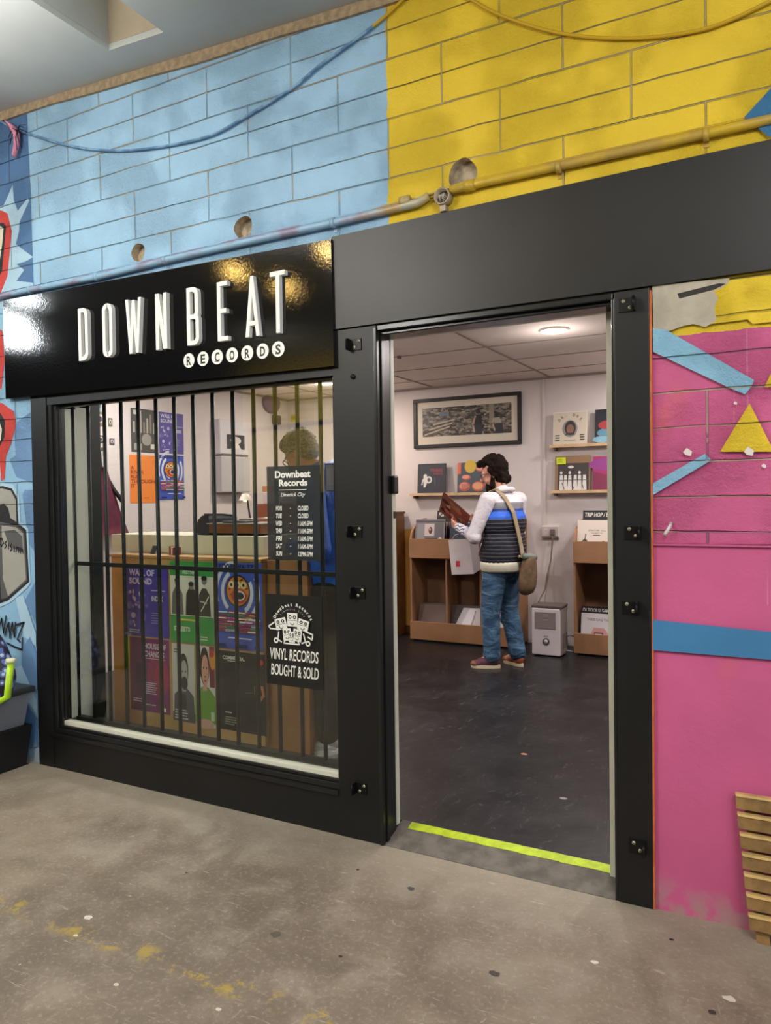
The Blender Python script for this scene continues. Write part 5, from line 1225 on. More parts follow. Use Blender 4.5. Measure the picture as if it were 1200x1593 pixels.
# record player
q0_, q1_ = at_y(312, 820, .86), at_y(412, 820, .86)
tt = thing('record_player', ((q0_.x+q1_.x)/2, .92, ZS), 'record player with a wood plinth and black curved lid on the counter', 'record player')
b = MB(); b.box((q0_.x+.10, .82, ZS+.012), (q1_.x, 1.10, ZS+.068), mat('walnut_plinth', '#7a4a22', .45, nz=9, var=.2), .004); b.make('plinth', tt)
b = MB(); b.box((q0_.x+.09, .815, ZS+.068), (q1_.x+.004, 1.105, ZS+.074), mat('silver_edge', '#b9b4a8', .3, .6)); b.make('top_plate', tt)
b = MB(); pts = [(q0_.x, ZS+.001), (q0_.x+.105, ZS+.001), (q0_.x+.105, ZS+.10), (q0_.x+.10, ZS+.125), (q0_.x+.05, ZS+.120), (q0_.x+.018, ZS+.095), (q0_.x+.002, ZS+.045)]
b.prism([(x, .82, z) for x, z in pts], (0, .27, 0), mat('black_lid', '#26282c', .35)); b.tube([(q0_.x+.06, .83, ZS+.128), (q0_.x+.20, .83, ZS+.128), (q0_.x+.30, .83, ZS+.12)], .007, MATS['black_lid'], 8); b.make('lid', tt)
b = MB(); b.cyl((q0_.x+.24, .96, ZS+.0745), (q0_.x+.24, .96, ZS+.084), .115, mat('platter_black', '#141414', .4), 32); b.make('platter', tt)
b = MB(); b.tube([(q1_.x-.04, 1.06, ZS+.10), (q1_.x-.05, .95, ZS+.10), (q0_.x+.28, .90, ZS+.096)], .005, MATS['silver_edge'], 8); b.cyl((q1_.x-.04, 1.06, ZS+.0745), (q1_.x-.04, 1.06, ZS+.105), .02, MATS['silver_edge'], 14); b.make('tone_arm', tt)
for x in (q0_.x+.12, q1_.x-.03):
    for yy in (.84, 1.08): b = MB(); b.cyl((x, yy, ZS), (x, yy, ZS+.012), .014, m_ir, 10); b.make('foot', tt)
# boxes on a side table behind the counter
tb = thing('side_table', (-3.9, 2.3, ZF), 'dark side table behind the counter carrying boxes and a lamp', 'table')
b = MB(); b.box((-4.40, 2.05, 1.04), (-3.45, 2.55, 1.07), cbm, .004); b.make('tabletop', tb)
for x in (-4.36, -3.53):
    for yy in (2.09, 2.47): b = MB(); b.box((x, yy, ZF), (x+.04, yy+.04, 1.04), cbm); b.make('leg', tb)
def carton(x0, y0, z0, x1, y1, z1, col, label, name='carton'):
    t_ = MB(); t_.box((x0, y0, z0), (x1, y1, z1), mat('carton_'+col[1:], col, .7, nz=8, var=.1), .004); t_.box((x0+(x1-x0)*.44, y0-.001, z0), (x0+(x1-x0)*.56, y1, z1+.001), mat('tape_'+col[1:], '#b98f60', .4)); o = t_.make(name); return tag(o, label, 'box')
YT = 2.15
def tq(u, v): return at_y(u, v, YT)
carton(tq(385, 0).x, YT, 1.071, tq(441, 0).x, 2.5, tq(400, 784).z, '#8a4a2c', 'low reddish brown box on the side table, under the others')
zz0 = tq(400, 784).z+.002
carton(tq(394, 0).x, YT+.01, zz0, tq(438, 0).x, 2.48, tq(400, 766).z, '#c8b4b0', 'pale pink box stacked on the reddish brown one')
zz1 = tq(400, 766).z+.003
carton(tq(392, 0).x, YT+.02, zz1, tq(409, 0).x, 2.4, tq(400, 758).z+.01, '#b5764c', 'small orange brown box on top of the pink one, left')
carton(tq(411, 0).x, YT+.02, zz1, tq(436, 0).x, 2.42, tq(400, 750).z, '#6d3f38', 'dark red box on top of the pink one, right')
lp = thing('desk_lamp', (tq(366, 0).x, 2.2, 1.07), 'small lit desk lamp beside the stack of boxes', 'lamp')
b = MB(); x = tq(366, 0).x; b.cyl((x, 2.22, 1.071), (x, 2.22, 1.085), .05, m_ir); b.make('base', lp)
b = MB(); b.tube([(x, 2.22, 1.085), (x+.01, 2.22, 1.25), (x-.03, 2.22, tq(360, 772).z)], .008, m_ir, 8); b.make('stem', lp)
zl = tq(360, 773).z; b = MB(); b.lathe((x-.045, 2.22, zl-.03), [(.055, 0), (.03, .05), (.012, .055)], mat('lamp_shade_white', '#e6dccb', .5)); b.make('lamp_shade', lp)
b = MB(); b.ell((x-.045, 2.22, zl-.018), (.022, .022, .022), mat('warm_bulb', '#ffe2b0', emit=('#ffd9a0', 14))); b.make('bulb', lp)
# crate unit the shopkeeper flips through
k0, k1 = at_y(415, 870, .64).x, at_y(478, 872, .64).x
cr = thing('record_crate_unit', ((k0+k1)/2, .80, ZF), 'brown record crate unit between the counter and the shopkeeper', 'record crate')
m_cr2 = mat('brown_board', '#a06e42', .6, nz=6, var=.1)
b = MB(); b.box((k0, .64, ZF), (k1, .656, 1.125), m_cr2, .002); b.make('front_panel', cr)
for x in (k0, k1-.014): b = MB(); b.box((x, .657, ZF), (x+.014, 1.0, 1.10), m_cr2); b.make('side_panel', cr)
b = MB(); b.box((k0+.014, .657, .80), (k1-.014, 1.0, .815), m_cr2); b.make('inner_shelf', cr)
rr = random.Random(77)
for i in range(9):
    a = Art(.235, .235, P(rr.choice(cols_h)), .003); a.rect(.01, .20, .12+rr.uniform(0, .09), .228, P(rr.choice(['#d8d2c2', '#c95a3c', '#4a6a9c'])))
    zz = .930+rr.uniform(0, .012); o = a.place('record_sleeve', (k0+.020+rr.uniform(0, .006), .675+i*.03, zz), (1, 0, 0), (0, math.sin(.15), math.cos(.15))); tag(o, 'record sleeve filed in the crate unit beside the shopkeeper', 'record', 'records in the crate unit')
    o.location.z = .817
pl_ = MB(); q = at_z(512, 1185, ZF); g_ = random.Random(8)
bm = bmesh.new(); bmesh.ops.create_icosphere(bm, subdivisions=3, radius=1)
for v in bm.verts: k = 1+.35*mnoise.noise(v.co*2.3); v.co = Vector((q.x+v.co.x*.055*k, max(q.y, .37)+.0+v.co.y*.05*k, ZF+.042+v.co.z*.04*k))
m_bag = mat('crinkled_clear_bag', '#c9ced0', .12); m_bag.node_tree.nodes['Principled BSDF'].inputs['Alpha'].default_value = .35
pl_.bm(bm, m_bag, False); o = pl_.make('plastic_wrapper'); tag(o, 'crumpled clear plastic wrapper on the floor near the shopkeeper shoes', 'wrapper')
# ================================================================ PEOPLE
def cloth(name, col, scale=14, strength=.55, rough=.8, var=.15):
    if name in MATS: return MATS[name]
    m = bpy.data.materials.new(name); m.use_nodes = True; MATS[name] = m
    t = NT(m); b = t.n['Principled BSDF']; p = t.obj(); c = lin(col)
    f = t.noise(t.scale(p, (1, 1, .6)), scale, 4, .6, .8)
    t.l.new(t.mix(t.step(t.noise(p, 5, 3), .3, .7), tuple(k*(1-var) for k in c), tuple(min(1, k*(1+var)) for k in c)), b.inputs['Base Color'])
    t.l.new(t.bump(f, strength, .02), b.inputs['Normal']); b.inputs['Roughness'].default_value = rough
    return m
m_skin = mat('skin_light', '#d39a84', .5, nz=10, var=.06); m_skin2 = mat('skin_pink', '#cf8f80', .5, nz=10, var=.06)
m_hair = mat('dark_brown_hair', '#1c120d', .9, spec=.15, nz=40, bump=(70, .8), var=.4); m_ghair = mat('grey_speckled_hair', '#8f8b86', .85, spec=.2, nz=70, bump=(120, .8), var=.55)
m_eye = mat('eye_dark', '#241a16', .3); m_eyew = mat('eye_white', '#d8d0c8', .3)
def jacket_mat():
    m = bpy.data.materials.new('striped_track_jacket'); m.use_nodes = True
    t = NT(m); b = t.n['Principled BSDF']; p = t.obj(); xyz = t.sep(p)
    z = t.math('ADD', xyz[2], t.math('MULTIPLY', t.math('SUBTRACT', t.noise(p, 7, 2), .5), .012))
    def gt(v): return t.math('GREATER_THAN', z, v)
    stripe = t.math('LESS_THAN', t.math('FRACT', t.math('DIVIDE', z, .030)), .17)
    navy_ = t.mix(stripe, lin('#10101a'), lin('#5c5f74'))
    c = t.mix(gt(1.235), navy_, t.mix(t.math('LESS_THAN', t.math('FRACT', t.math('DIVIDE', z, .034)), .25), lin('#1f5fd0'), lin('#0f1f4a')))
    c = t.mix(gt(1.255), c, lin('#2a6ae0')); c = t.mix(gt(1.297), c, lin('#173a8a')); c = t.mix(gt(1.318), c, lin('#7e7f88')); c = t.mix(gt(1.37), c, lin('#dedbe0'))
    t.l.new(c, b.inputs['Base Color']); b.inputs['Roughness'].default_value = .6
    t.l.new(t.bump(t.noise(p, 11, 4, .6, 1.0), .5, .02), b.inputs['Normal']); return m
def sleeve_mat():
    m = bpy.data.materials.new('white_sleeve_blue_stripes'); m.use_nodes = True
    t = NT(m); b = t.n['Principled BSDF']; p = t.obj(); xyz = t.sep(p)
    # three thin blue stripes run down the outside of the arm
    q = t.math('ADD', xyz[0], t.math('MULTIPLY', xyz[2], .34))
    s_ = t.math('ADD', q, t.math('MULTIPLY', t.noise(p, 9, 2), .02))
    band = t.math('MULTIPLY', t.math('GREATER_THAN', s_, .488), t.math('LESS_THAN', s_, .56))
    st = t.math('MULTIPLY', band, t.math('LESS_THAN', t.math('FRACT', t.math('DIVIDE', s_, .024)), .42))
    fore = t.math('MULTIPLY', t.math('GREATER_THAN', xyz[0], .15), t.math('LESS_THAN', t.math('FRACT', t.math('DIVIDE', t.math('ADD', xyz[2], t.math('MULTIPLY', t.math('SINE', t.math('MULTIPLY', xyz[0], 60.0)), .006)), .026)), .34))
    c = t.mix(t.math('MAXIMUM', st, fore), lin('#dcd9df'), lin('#34507c'))
    t.l.new(c, b.inputs['Base Color']); b.inputs['Roughness'].default_value = .6
    t.l.new(t.bump(t.noise(p, 13, 4, .6, 1.0), .5, .02), b.inputs['Normal']); return m
def jeans_mat():
    m = bpy.data.materials.new('blue_denim'); m.use_nodes = True
    t = NT(m); b = t.n['Principled BSDF']; p = t.obj()
    f = t.noise(t.scale(p, (1, 1, 2.0)), 6, 4, .55, 1.0)
    t.l.new(t.mix(t.step(f, .35, .70), lin('#284663'), lin('#5a80a2')), b.inputs['Base Color'])
    t.l.new(t.bump(f, .8, .03), b.inputs['Normal']); b.inputs['Roughness'].default_value = .85; return m

def hand(mb, wr, direction, palm_n, m, side=1, curl=.5, k=1.0):
    """palm, four unequal fingers and a thumb leaving the side of the palm"""
    d = Vector(direction).normalized(); n = Vector(palm_n).normalized(); n = (n-d*n.dot(d)).normalized(); s = d.cross(n)*side
    wr = Vector(wr)
    for q in (-.026, -.009, .009, .026): mb.capsule(wr+s*q*.6*k, wr+d*.080*k+s*q*k, .015*k, .0125*k, m, 10)
    for q, L, r in ((-.029, .058, .0078), (-.010, .072, .0085), (.010, .078, .0088), (.029, .070, .0085)):
        p0 = wr+d*.082*k+s*q*k; a = curl*.7; p1 = p0+(d*math.cos(a)+n*math.sin(a))*L*.45*k
        a = curl*1.6; p2 = p1+(d*math.cos(a)+n*math.sin(a))*L*.32*k; a = curl*2.3; p3 = p2+(d*math.cos(a)+n*math.sin(a))*L*.25*k
        mb.capsule(p0, p1, r*1.1*k, r*k, m, 8); mb.capsule(p1, p2, r*k, r*.95*k, m, 8); mb.capsule(p2, p3, r*.95*k, r*.8*k, m, 8)
    t0 = wr+d*.022*k+s*.026*k; t1 = t0+(d*.6+s*.75+n*.3).normalized()*.036*k; t2 = t1+(d*.85+s*.15+n*.55).normalized()*.032*k
    mb.capsule(t0, t1, .0125*k, .0105*k, m, 8); mb.capsule(t1, t2, .0105*k, .0085*k, m, 8)
def head(mb, c, yaw, tilt, m, k=1.0):
    """face looks along local +x turned by yaw, bowed by tilt; returns a point mapper"""
    R = Matrix.Rotation(yaw, 3, 'Z') @ Matrix.Rotation(tilt, 3, 'Y'); c = Vector(c)
    T = lambda x, y, z: c+R @ Vector((x*k, y*k, z*k))
    mb.ell(T(-.012, 0, .028), (.094*k, .076*k, .092*k), m, R)        # skull
    mb.ell(T(.026, 0, -.025), (.066*k, .060*k, .088*k), m, R)        # face
    mb.ell(T(.048, 0, -.092), (.034*k, .036*k, .026*k), m, R)        # chin
    mb.capsule(T(.084, 0, .012), T(.106, 0, -.030), .009*k, .0145*k, m, 10)    # nose
    for s in (-1, 1):
        mb.capsule(T(.083, .012*s, .022), T(.070, .046*s, .018), .009*k, .009*k, m, 8)  # brow
        mb.ell(T(-.004, .077*s, -.012), (.018*k, .009*k, .031*k), m, R)    # ear
        mb.ell(T(.055, .036*s, -.040), (.024*k, .020*k, .026*k), m, R)     # cheek
    mb.capsule(T(.088, -.015, -.060), T(.088, .015, -.060), .0065*k, .0065*k, m, 8); mb.capsule(T(.086, -.014, -.070), T(.086, .014, -.070), .0065*k, .0065*k, m, 8)
    return T, R
def eyes(T, R, parent, k=1.0):
    for s in (-1, 1):
        e = MB(); e.ell(T(.073, .031*s, .000), (.012*k, .014*k, .010*k), m_eyew, R); e.ell(T(.083, .031*s, -.001), (.004*k, .006*k, .006*k), m_eye, R); e.make('eye', parent, local=True)

# ---- customer --------------------------------------------------
TH = math.radians(158)
cu = thing('person', (-2.085, 3.17, ZF), 'person with dark curly hair and beard in striped jacket and jeans, studying a record sleeve', 'person', rz=TH)
sh_l, sh_r = Vector((-.02, .190, 1.385)), Vector((-.02, -.190, 1.385))
el_l, el_r = Vector((.06, .275, 1.10)), Vector((.05, -.26, 1.12))
wr_l, wr_r = Vector((.325, .185, 1.165)), Vector((.29, -.09, 1.185))
hip_l, hip_r = Vector((0, .085, .84)), Vector((0, -.085, .84))
kn_l, kn_r = Vector((.045, .10, .47)), Vector((.02, -.10, .48))
an_l, an_r = Vector((.03, .10, .09)), Vector((-.06, -.115, .09))
b = MB()
b.ell((-.005, 0, .88), (.105, .15, .11), m_skin); b.ell((-.01, 0, 1.08), (.10, .135, .17), m_skin); b.ell((-.02, 0, 1.27), (.105, .155, .16), m_skin)
b.capsule((-.02, -.12, 1.385), (-.02, .12, 1.385), .06, .06, m_skin); b.capsule((-.015, 0, 1.38), (.015, 0, 1.50), .058, .054, m_skin)
for sh, el, wr in ((sh_l, el_l, wr_l), (sh_r, el_r, wr_r)): b.capsule(sh, el, .05, .038, m_skin); b.capsule(el, wr, .038, .026, m_skin)
for hp, kn, an in ((hip_l, kn_l, an_l), (hip_r, kn_r, an_r)): b.capsule(hp, kn, .082, .054, m_skin); b.capsule(kn, an, .054, .036, m_skin); b.capsule(an, an+Vector((.11, 0, -.045)), .035, .028, m_skin)
hand(b, wr_l, (.85, -.15, .30), (.1, -.9, .35), m_skin, 1, .55); hand(b, wr_r, (.8, .12, .35), (.1, .9, .3), m_skin, -1, .55)
Th, Rh = head(b, (.066, .02, 1.612), math.radians(34), math.radians(18), m_skin, 1.06)
remesh(b.make('body', cu, local=True), .0055, 3)
eyes(Th, Rh, cu)
# hair: curly mass, longer at the neck
h = MB(); g_ = random.Random(12)
for i in range(150):
    a, e_ = g_.uniform(0, 6.283), g_.uniform(-.75, 1.45)
    d_ = Vector((math.cos(a)*math.cos(e_), math.sin(a)*math.cos(e_), math.sin(e_)))
    if d_.x > .42 and d_.z < .62: continue
    if d_.z < -.2 and d_.x > .0: continue
    r_ = g_.uniform(.018, .030); h.ell(Th(-.018+d_.x*.098, d_.y*.088, .034+d_.z*.098), (r_,)*3, m_hair, seg=8, rings=6)
for i in range(34):
    a = g_.uniform(1.7, 4.6); h.ell(Th(-.038+.060*math.cos(a), .074*math.sin(a), -.030-g_.uniform(0, .065)), (g_.uniform(.018, .028),)*3, m_hair, seg=8, rings=6)
for i in range(22): h.ell(Th(.050+g_.uniform(-.01, .030), g_.uniform(-.062, .062), .092+g_.uniform(-.012, .022)), (g_.uniform(.016, .025),)*3, m_hair, seg=8, rings=6)
h.ell(Th(-.03, 0, .04), (.095, .084, .095), m_hair, Rh); h.ell(Th(-.045, 0, -.045), (.062, .076, .072), m_hair, Rh)
for s in (-1, 1): h.ell(Th(-.012, .070*s, .0), (.034, .022, .05), m_hair, Rh)
remesh(h.make('hair', cu, local=True), .006, 1)
h = MB(); h.ell(Th(.052, 0, -.112), (.052, .056, .056), m_hair, Rh); h.ell(Th(.074, 0, -.142), (.036, .040, .040), m_hair, Rh)
for s in (-1, 1): h.capsule(Th(.004, .068*s, -.02), Th(.030, .055*s, -.09), .014, .026, m_hair, 10); h.capsule(Th(.084, .004*s, -.050), Th(.070, .030*s, -.072), .0075, .010, m_hair, 8)
for i in range(30): h.ell(Th(.045+g_.uniform(-.02, .045), g_.uniform(-.045, .045), -.115-g_.uniform(0, .05)), (g_.uniform(.010, .016),)*3, m_hair, seg=8, rings=6)
remesh(h.make('beard', cu, local=True), .005, 1)
gl_ = MB()
for s in (-1, 1): gl_.tube([Th(.095, .031*s+.02*math.cos(q_), .0+.017*math.sin(q_)) for q_ in [6.283*i/14 for i in range(15)]], .0018, m_eye, 6); gl_.tube([Th(.094, .052*s, .006), Th(.0, .079*s, .006)], .0016, m_eye, 6)
gl_.tube([Th(.096, -.012, .004), Th(.096, .012, .004)], .0018, m_eye, 6); gl_.make('glasses', cu, local=True)
mj, msl = jacket_mat(), sleeve_mat()
j = MB(); j.ell((-.018, 0, 1.04), (.162, .215, .21), mj); j.ell((-.024, 0, 1.20), (.158, .222, .20), mj); j.ell((-.02, 0, 1.33), (.130, .205, .11), mj)
j.capsule((-.022, -.150, 1.385), (-.022, .150, 1.385), .075, .075, mj); j.capsule((-.02, 0, 1.40), (-.005, 0, 1.452), .082, .070, mj)
j.add([(-.014+rx*math.cos(6.283*i/32), ry*math.sin(6.283*i/32), z) for z, rx, ry in ((.868, .163, .208), (.92, .172, .216), (1.0, .170, .216), (1.08, .16, .21)) for i in range(32)], [(k*32+i, k*32+(i+1) % 32, (k+1)*32+(i+1) % 32, (k+1)*32+i) for k in range(3) for i in range(32)]+[tuple(range(31, -1, -1)), tuple(range(96, 128))], mj)
remesh(j.make('jacket', cu, local=True), .009, 5)
j = MB(); m_hem = mat('cream_rib', '#d4d2be', .8, bump=(60, .5))
n = 30
j.add([((-.012+rx*math.cos(6.283*i/n)), ry*math.sin(6.283*i/n), z) for z, rx, ry in ((.812, .135, .165), (.800, .156, .196), (.815, .166, .207), (.86, .170, .212), (.885, .168, .210), (.89, .14, .18)) for i in range(n)], [(k*n+i, k*n+(i+1) % n, (k+1)*n+(i+1) % n, (k+1)*n+i) for k in range(5) for i in range(n)], m_hem, True); j.make('hem', cu, local=True)
for sh, el, wr in ((sh_l, el_l, wr_l), (sh_r, el_r, wr_r)):
    j = MB(); j.capsule(sh+Vector((0, 0, .0)), el, .074, .056, msl); j.capsule(el, wr-(wr-el).normalized()*.02, .056, .040, msl); j.ell(el+Vector((-.01, .0, -.012)), (.060, .055, .056), msl)
    remesh(j.make('sleeve', cu, local=True), .008, 3)
    j = MB(); d_ = (wr-el).normalized(); j.capsule(wr-d_*.035, wr-d_*.005, .037, .034, m_hem); j.make('cuff', cu, local=True)
j = MB(); j.tube([(.085*math.cos(q_)-.016, .078*math.sin(q_), 1.458+.020*math.cos(q_+3.14)) for q_ in [6.283*i/20 for i in range(21)]], .020, mat('white_collar', '#dcd8da', .7), 10); j.make('collar', cu, local=True)
j = MB(); j.tube([(.03, .212, 1.04), (.065, .203, .975), (.085, .190, .93)], .0045, mat('silver_zip', '#c9c6c2', .3, .5), 6); o = j.make('pocket_zip', cu, local=True)
mjn = jeans_mat(); j = MB()
j.ell((-.012, 0, .84), (.125, .160, .105), mjn)
for hp, kn, an in ((hip_l, kn_l, an_l), (hip_r, kn_r, an_r)):
    j.capsule(hp, kn, .112, .082, mjn); j.capsule(kn, an+Vector((0, 0, .02)), .082, .072, mjn); j.ell(an+Vector((.01, 0, .02)), (.078, .068, .035), mjn)
    j.ell(kn+Vector((.0, 0, -.1)), (.076, .072, .06), mjn); j.ell(hp+(kn-hp)*.5+Vector((0, 0, 0)), (.092, .088, .10), mjn)
remesh(j.make('jeans', cu, local=True), .009, 3)
def shoe(parent, an, yaw, up_, sole, tip):
    R = Matrix.Rotation(yaw, 3, 'Z'); T = lambda x, y, z: Vector((an.x, an.y, 0))+R @ Vector((x, y, z))
    s = MB(); s.ell(T(-.012, 0, .062), (.052, .041, .050), up_, R); s.ell(T(.060, 0, .048), (.082, .043, .038), up_, R); s.ell(T(.120, 0, .040), (.055, .043, .028), up_, R); s.capsule(T(-.005, 0, .08), T(0, 0, .115), .044, .042, up_)
    root = remesh(s.make('shoe', parent, local=True), .006, 2)
    s = MB(); pts = []
    for i in range(26):
        q_ = 6.283*i/26; x = .055+.122*math.cos(q_); y = (.044+.006*math.cos(q_))*math.sin(q_); pts.append(T(x, y, .002))
    s.prism(pts, (0, 0, .026), sole); s.make('sole', root, local=True)
    s = MB(); s.ell(T(.135, 0, .038), (.044, .042, .026), tip, R); s.make('toe_cap', root, local=True)
    s = MB()
    for i in range(4): x = .045+.020*i; s.tube([T(x, -.026, .078-.007*i), T(x+.006, 0, .091-.008*i), T(x, .026, .078-.007*i)], .003, m_hem, 6)
    s.make('laces', root, local=True)
m_sole = mat('pale_rubber_sole', '#d8cfae', .6)
shoe(cu, an_l, math.radians(42), mat('plum_suede', '#5a3340', .8, nz=14, var=.3), m_sole, mat('brown_toe', '#8a5a44', .7))
shoe(cu, an_r, math.radians(-10), mat('rust_suede', '#94482c', .8, nz=14, var=.25), m_sole, mat('rust_toe', '#a85a38', .7))
# shoulder bag: hangs on the person, a thing of its own
def loc2w(root, p): return Vector(root.location)+Matrix.Rotation(root.rotation_euler.z, 3, 'Z') @ Vector(p)
bg = thing('shoulder_bag', loc2w(cu, (-.17, -.07, .68)), 'olive canvas shoulder bag hanging behind the customer on a khaki strap', 'bag')
m_cv = mat('olive_canvas', '#665138', .85, nz=16, bump=(40, .6), var=.3); m_st = mat('khaki_strap', '#9c8c70', .8)
W2 = lambda *p: loc2w(cu, (p[0]+.005, p[1]+.03, p[2]))
s = MB(); 
cb_, ct_ = Vector((-.235, -.045, .0)), None
prof = [(.62, .03), (.635, .065), (.68, .088), (.76, .092), (.84, .080), (.90, .068), (.925, .055)]
vs = []; n = 18
for z, r_ in prof:
    lean = (z-.62)*.12
    for i in range(n):
        q_ = 6.283*i/n; vs.append(W2(-.235-lean*.2+r_*.62*math.cos(q_)*(1+.08*math.sin(3*q_+z*20)), -.06-lean+r_*1.05*math.sin(q_)*(1+.06*math.cos(4*q_+z*25)), z))
s.add(vs, [(k*n+i, k*n+(i+1) % n, (k+1)*n+(i+1) % n, (k+1)*n+i) for k in range(len(prof)-1) for i in range(n)]+[tuple(range(n-1, -1, -1)), tuple((len(prof)-1)*n+i for i in range(n))], m_cv, True)
s.make('bag_body', bg)
s = MB(); s.tube([W2(-.245, -.02, .935), W2(-.25, -.09, .93), W2(-.245, -.16, .915)], .026, mat('grey_green_flap', '#78837a', .7), 10); s.tube([W2(-.20, -.02, .945), W2(-.21, -.09, .94), W2(-.205, -.155, .925)], .018, mat('dark_flap_edge', '#25292a', .7), 8); s.make('flap', bg)
s = MB()
path = [(.075, .105, 1.40), (.02, .108, 1.455), (-.045, .105, 1.474), (-.115, .088, 1.41), (-.182, .062, 1.29), (-.196, .030, 1.15), (-.205, .0, 1.02), (-.222, .0, .925)]
R3 = [loc2w(cu, p) for p in path]
for a_, c_ in zip(R3, R3[1:]):
    d_ = (c_-a_).normalized(); sdv = d_.cross(Matrix.Rotation(TH, 3, 'Z') @ Vector((-1, 0, .15))).normalized()*.021; nn = d_.cross(sdv).normalized()*.003
    e = d_*.006; s.add([a_-e+sdv+nn, a_-e-sdv+nn, c_+e-sdv+nn, c_+e+sdv+nn, a_-e+sdv-nn, a_-e-sdv-nn, c_+e-sdv-nn, c_+e+sdv-nn], [(0, 1, 2, 3), (7, 6, 5, 4), (0, 4, 5, 1), (1, 5, 6, 2), (2, 6, 7, 3), (3, 7, 4, 0)], m_st)
s.make('strap', bg)
s = MB(); s.ell(W2(-.215, .0, .93), (.014, .014, .014), mat('brass_ring', '#b9a77a', .3, .8)); s.make('ring', bg)
W2 = lambda *p: loc2w(cu, p)
# the sleeve being read
A0 = W2(.62, .06, 1.45); e1 = (Matrix.Rotation(TH, 3, 'Z') @ Vector((-.62, -.10, 0))+Vector((0, 0, -.66))).normalized()
e1 = (Matrix.Rotation(TH, 3, 'Z') @ Vector((-.70, -.30, 0))+Vector((0, 0, -.645))).normalized()
e2 = (Matrix.Rotation(TH, 3, 'Z') @ Vector((.60, -.50, 0))+Vector((0, 0, -.55))); e2 = (e2-e1*e2.dot(e1)).normalized()
a = Art(.315, .315, P('#8a4a3a'), .004)
a.rect(0, 0, .315, .315, P('#8a4a3a')); 
g_ = random.Random(31)
for i in range(16): a.ell(g_.uniform(.04, .27), g_.uniform(.04, .27), g_.uniform(.02, .05), g_.uniform(.012, .035), P(g_.choice(['#b5654a', '#3a221c', '#8c7a60', '#d08a68', '#4c4a48'])), 10)
A0 = at_y(690, 765, 3.12)
o = a.place('record_sleeve', A0+e2*.315, e1, -e2); 
nrm = e1.cross(-e2)
if nrm.dot(CAM-A0) < 0:
    bpy.data.objects.remove(o); a = Art(.315, .315, P('#6d3a30'), .004); g_ = random.Random(31)
    for i in range(16): a.ell(g_.uniform(.04, .27), g_.uniform(.04, .27), g_.uniform(.02, .05), g_.uniform(.012, .035), P(g_.choice(['#b5654a', '#3a221c', '#8c7a60', '#d08a68', '#4c4a48'])), 10)
    o = a.place('record_sleeve', A0, e2, e1) if e2.cross(e1).dot(CAM-A0) > 0 else a.place('record_sleeve', A0, e1, e2)
tag(o, 'reddish brown record sleeve held open in the customer hands', 'record')
print('REC', [tuple(round(x, 3) for x in v) for v in (A0, A0+e1*.315, A0+e2*.315, W2(*wr_l), W2(*wr_r))])

# ---- shopkeeper ------------------------------------------------
T2 = math.radians(186)
sk_ = thing('person', (-2.275, .845, ZF), 'grey haired person with glasses and blue jacket behind the window, leafing through records', 'person', rz=T2)
b = MB()
shl, shr = Vector((.03, .19, 1.46)), Vector((.03, -.19, 1.46))
ell_, elr = Vector((-.03, .215, 1.16)), Vector((.02, -.24, 1.17)); wl, wr_ = Vector((.205, .105, 1.155)), Vector((.22, -.10, 1.17))
hl, hr = Vector((-.02, .09, .90)), Vector((-.02, -.09, .90)); kl, kr = Vector((.02, .09, .50)), Vector((.03, -.10, .50)); al, ar = Vector((0, .095, .09)), Vector((.03, -.11, .09))
b.ell((-.02, 0, .94), (.11, .155, .12), m_skin2); b.ell((-.01, 0, 1.15), (.11, .145, .18), m_skin2); b.ell((.015, 0, 1.34), (.11, .16, .16), m_skin2)
b.capsule((.03, -.13, 1.46), (.03, .13, 1.46), .06, .06, m_skin2); b.capsule((.04, 0, 1.46), (.11, 0, 1.60), .060, .058, m_skin2)
for s1, e_, w_ in ((shl, ell_, wl), (shr, elr, wr_)): b.capsule(s1, e_, .05, .038, m_skin2); b.capsule(e_, w_, .038, .027, m_skin2)
for h1, k1_, a1 in ((hl, kl, al), (hr, kr, ar)): b.capsule(h1, k1_, .085, .056, m_skin2); b.capsule(k1_, a1, .056, .038, m_skin2); b.capsule(a1, a1+Vector((.11, 0, -.045)), .035, .028, m_skin2)
hand(b, wl, (.93, -.05, -.12), (0, -.15, -1), m_skin2, 1, .5); hand(b, wr_, (.9, .15, -.12), (0, .15, -1), m_skin2, -1, .5)
Tk, Rk = head(b, (.195, 0, 1.690), math.radians(-6), math.radians(36), m_skin2, 1.04)
remesh(b.make('body', sk_, local=True), .006, 3)
eyes(Tk, Rk, sk_)
h = MB(); h.ell(Tk(-.022, 0, .045), (.104, .087, .098), m_ghair, Rk); h.ell(Tk(-.055, 0, -.015), (.062, .076, .070), m_ghair, Rk); h.ell(Tk(.02, 0, .085), (.072, .070, .050), m_ghair, Rk)
for s in (-1, 1): h.capsule(Tk(.012, .074*s, .03), Tk(.010, .077*s, -.02), .012, .009, m_ghair, 8)
g_ = random.Random(2)
for i in range(60):
    a, e_ = g_.uniform(0, 6.283), g_.uniform(-.4, 1.5); d_ = Vector((math.cos(a)*math.cos(e_), math.sin(a)*math.cos(e_), math.sin(e_)))
    if d_.x > .5: continue
    h.ell(Tk(-.022+d_.x*.100, d_.y*.084, .042+d_.z*.094), (.011,)*3, m_ghair, seg=6, rings=5)
remesh(h.make('hair', sk_, local=True), .006, 1)
gl_ = MB()
for s in (-1, 1): gl_.tube([Tk(.096, .033*s+.022*math.cos(q_), .0+.018*math.sin(q_)) for q_ in [6.283*i/14 for i in range(15)]], .0028, m_eye, 6); gl_.tube([Tk(.094, .056*s, .006), Tk(.0, .083*s, .010), Tk(-.012, .083*s, -.004)], .0030, m_eye, 6)
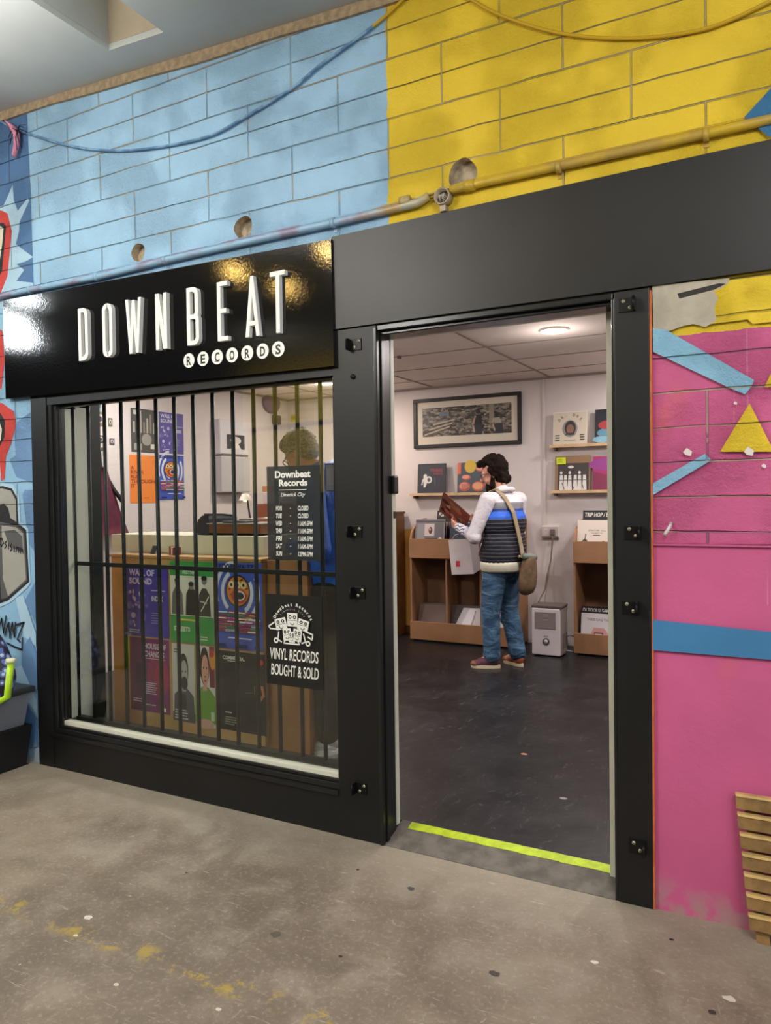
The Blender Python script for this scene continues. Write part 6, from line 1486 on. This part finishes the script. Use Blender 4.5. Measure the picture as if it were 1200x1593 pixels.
gl_.tube([Tk(.098, -.012, .004), Tk(.098, .012, .004)], .0028, m_eye, 6); gl_.make('glasses', sk_, local=True)
mb_ = cloth('blue_shell_jacket', '#2560c4', 10, .8, .5)
j = MB(); j.ell((-.01, 0, 1.06), (.150, .195, .20), mb_); j.ell((.0, 0, 1.24), (.150, .205, .20), mb_); j.ell((.02, 0, 1.40), (.132, .19, .12), mb_)
j.capsule((.03, -.145, 1.46), (.03, .145, 1.46), .078, .078, mb_); j.capsule((.03, 0, 1.47), (.075, 0, 1.56), .095, .082, mb_)
j.tube([(-.02, 0, .885), (-.018, 0, .98), (-.01, 0, 1.1)], [.168, .166, .155], mb_, 24)
remesh(j.make('jacket', sk_, local=True), .009, 4)
for s1, e_, w_ in ((shl, ell_, wl), (shr, elr, wr_)):
    j = MB(); j.capsule(s1, e_, .080, .066, mb_); j.capsule(e_, w_-(w_-e_).normalized()*.02, .066, .046, mb_); remesh(j.make('sleeve', sk_, local=True), .008, 3)
j = MB(); m_bd = cloth('dark_blue_collar', '#15264e', 10, .5, .6)
j.tube([(.060+.105*math.cos(q_), .098*math.sin(q_), 1.535+.030*math.cos(q_+3.14)+.02) for q_ in [6.283*i/20 for i in range(21)]], .032, m_bd, 10); o = j.make('collar', sk_, local=True)
j = MB(); j.ell((-.045, 0, 1.565), (.085, .125, .085), mb_); j.ell((-.075, .02, 1.60), (.05, .08, .05), mb_); remesh(j.make('hood', sk_, local=True), .009, 3)
m_bt = cloth('black_trousers', '#0a0a0d', 7, .3, .9); j = MB(); j.ell((-.02, 0, .90), (.13, .165, .11), m_bt)
for h1, k1_, a1 in ((hl, kl, al), (hr, kr, ar)): j.capsule(h1, k1_, .108, .082, m_bt); j.capsule(k1_, a1+Vector((0, 0, .03)), .082, .070, m_bt)
remesh(j.make('trousers', sk_, local=True), .009, 3)
m_ws = mat('grey_white_trainer', '#b9b5b0', .6, nz=20, var=.2)
shoe(sk_, al, .35, m_ws, mat('white_sole', '#dedad2', .5), mat('trainer_toe', '#cbc7c0', .6)); shoe(sk_, ar, -.1, m_ws, MATS['white_sole'], MATS['trainer_toe'])
bpy.context.view_layer.update()
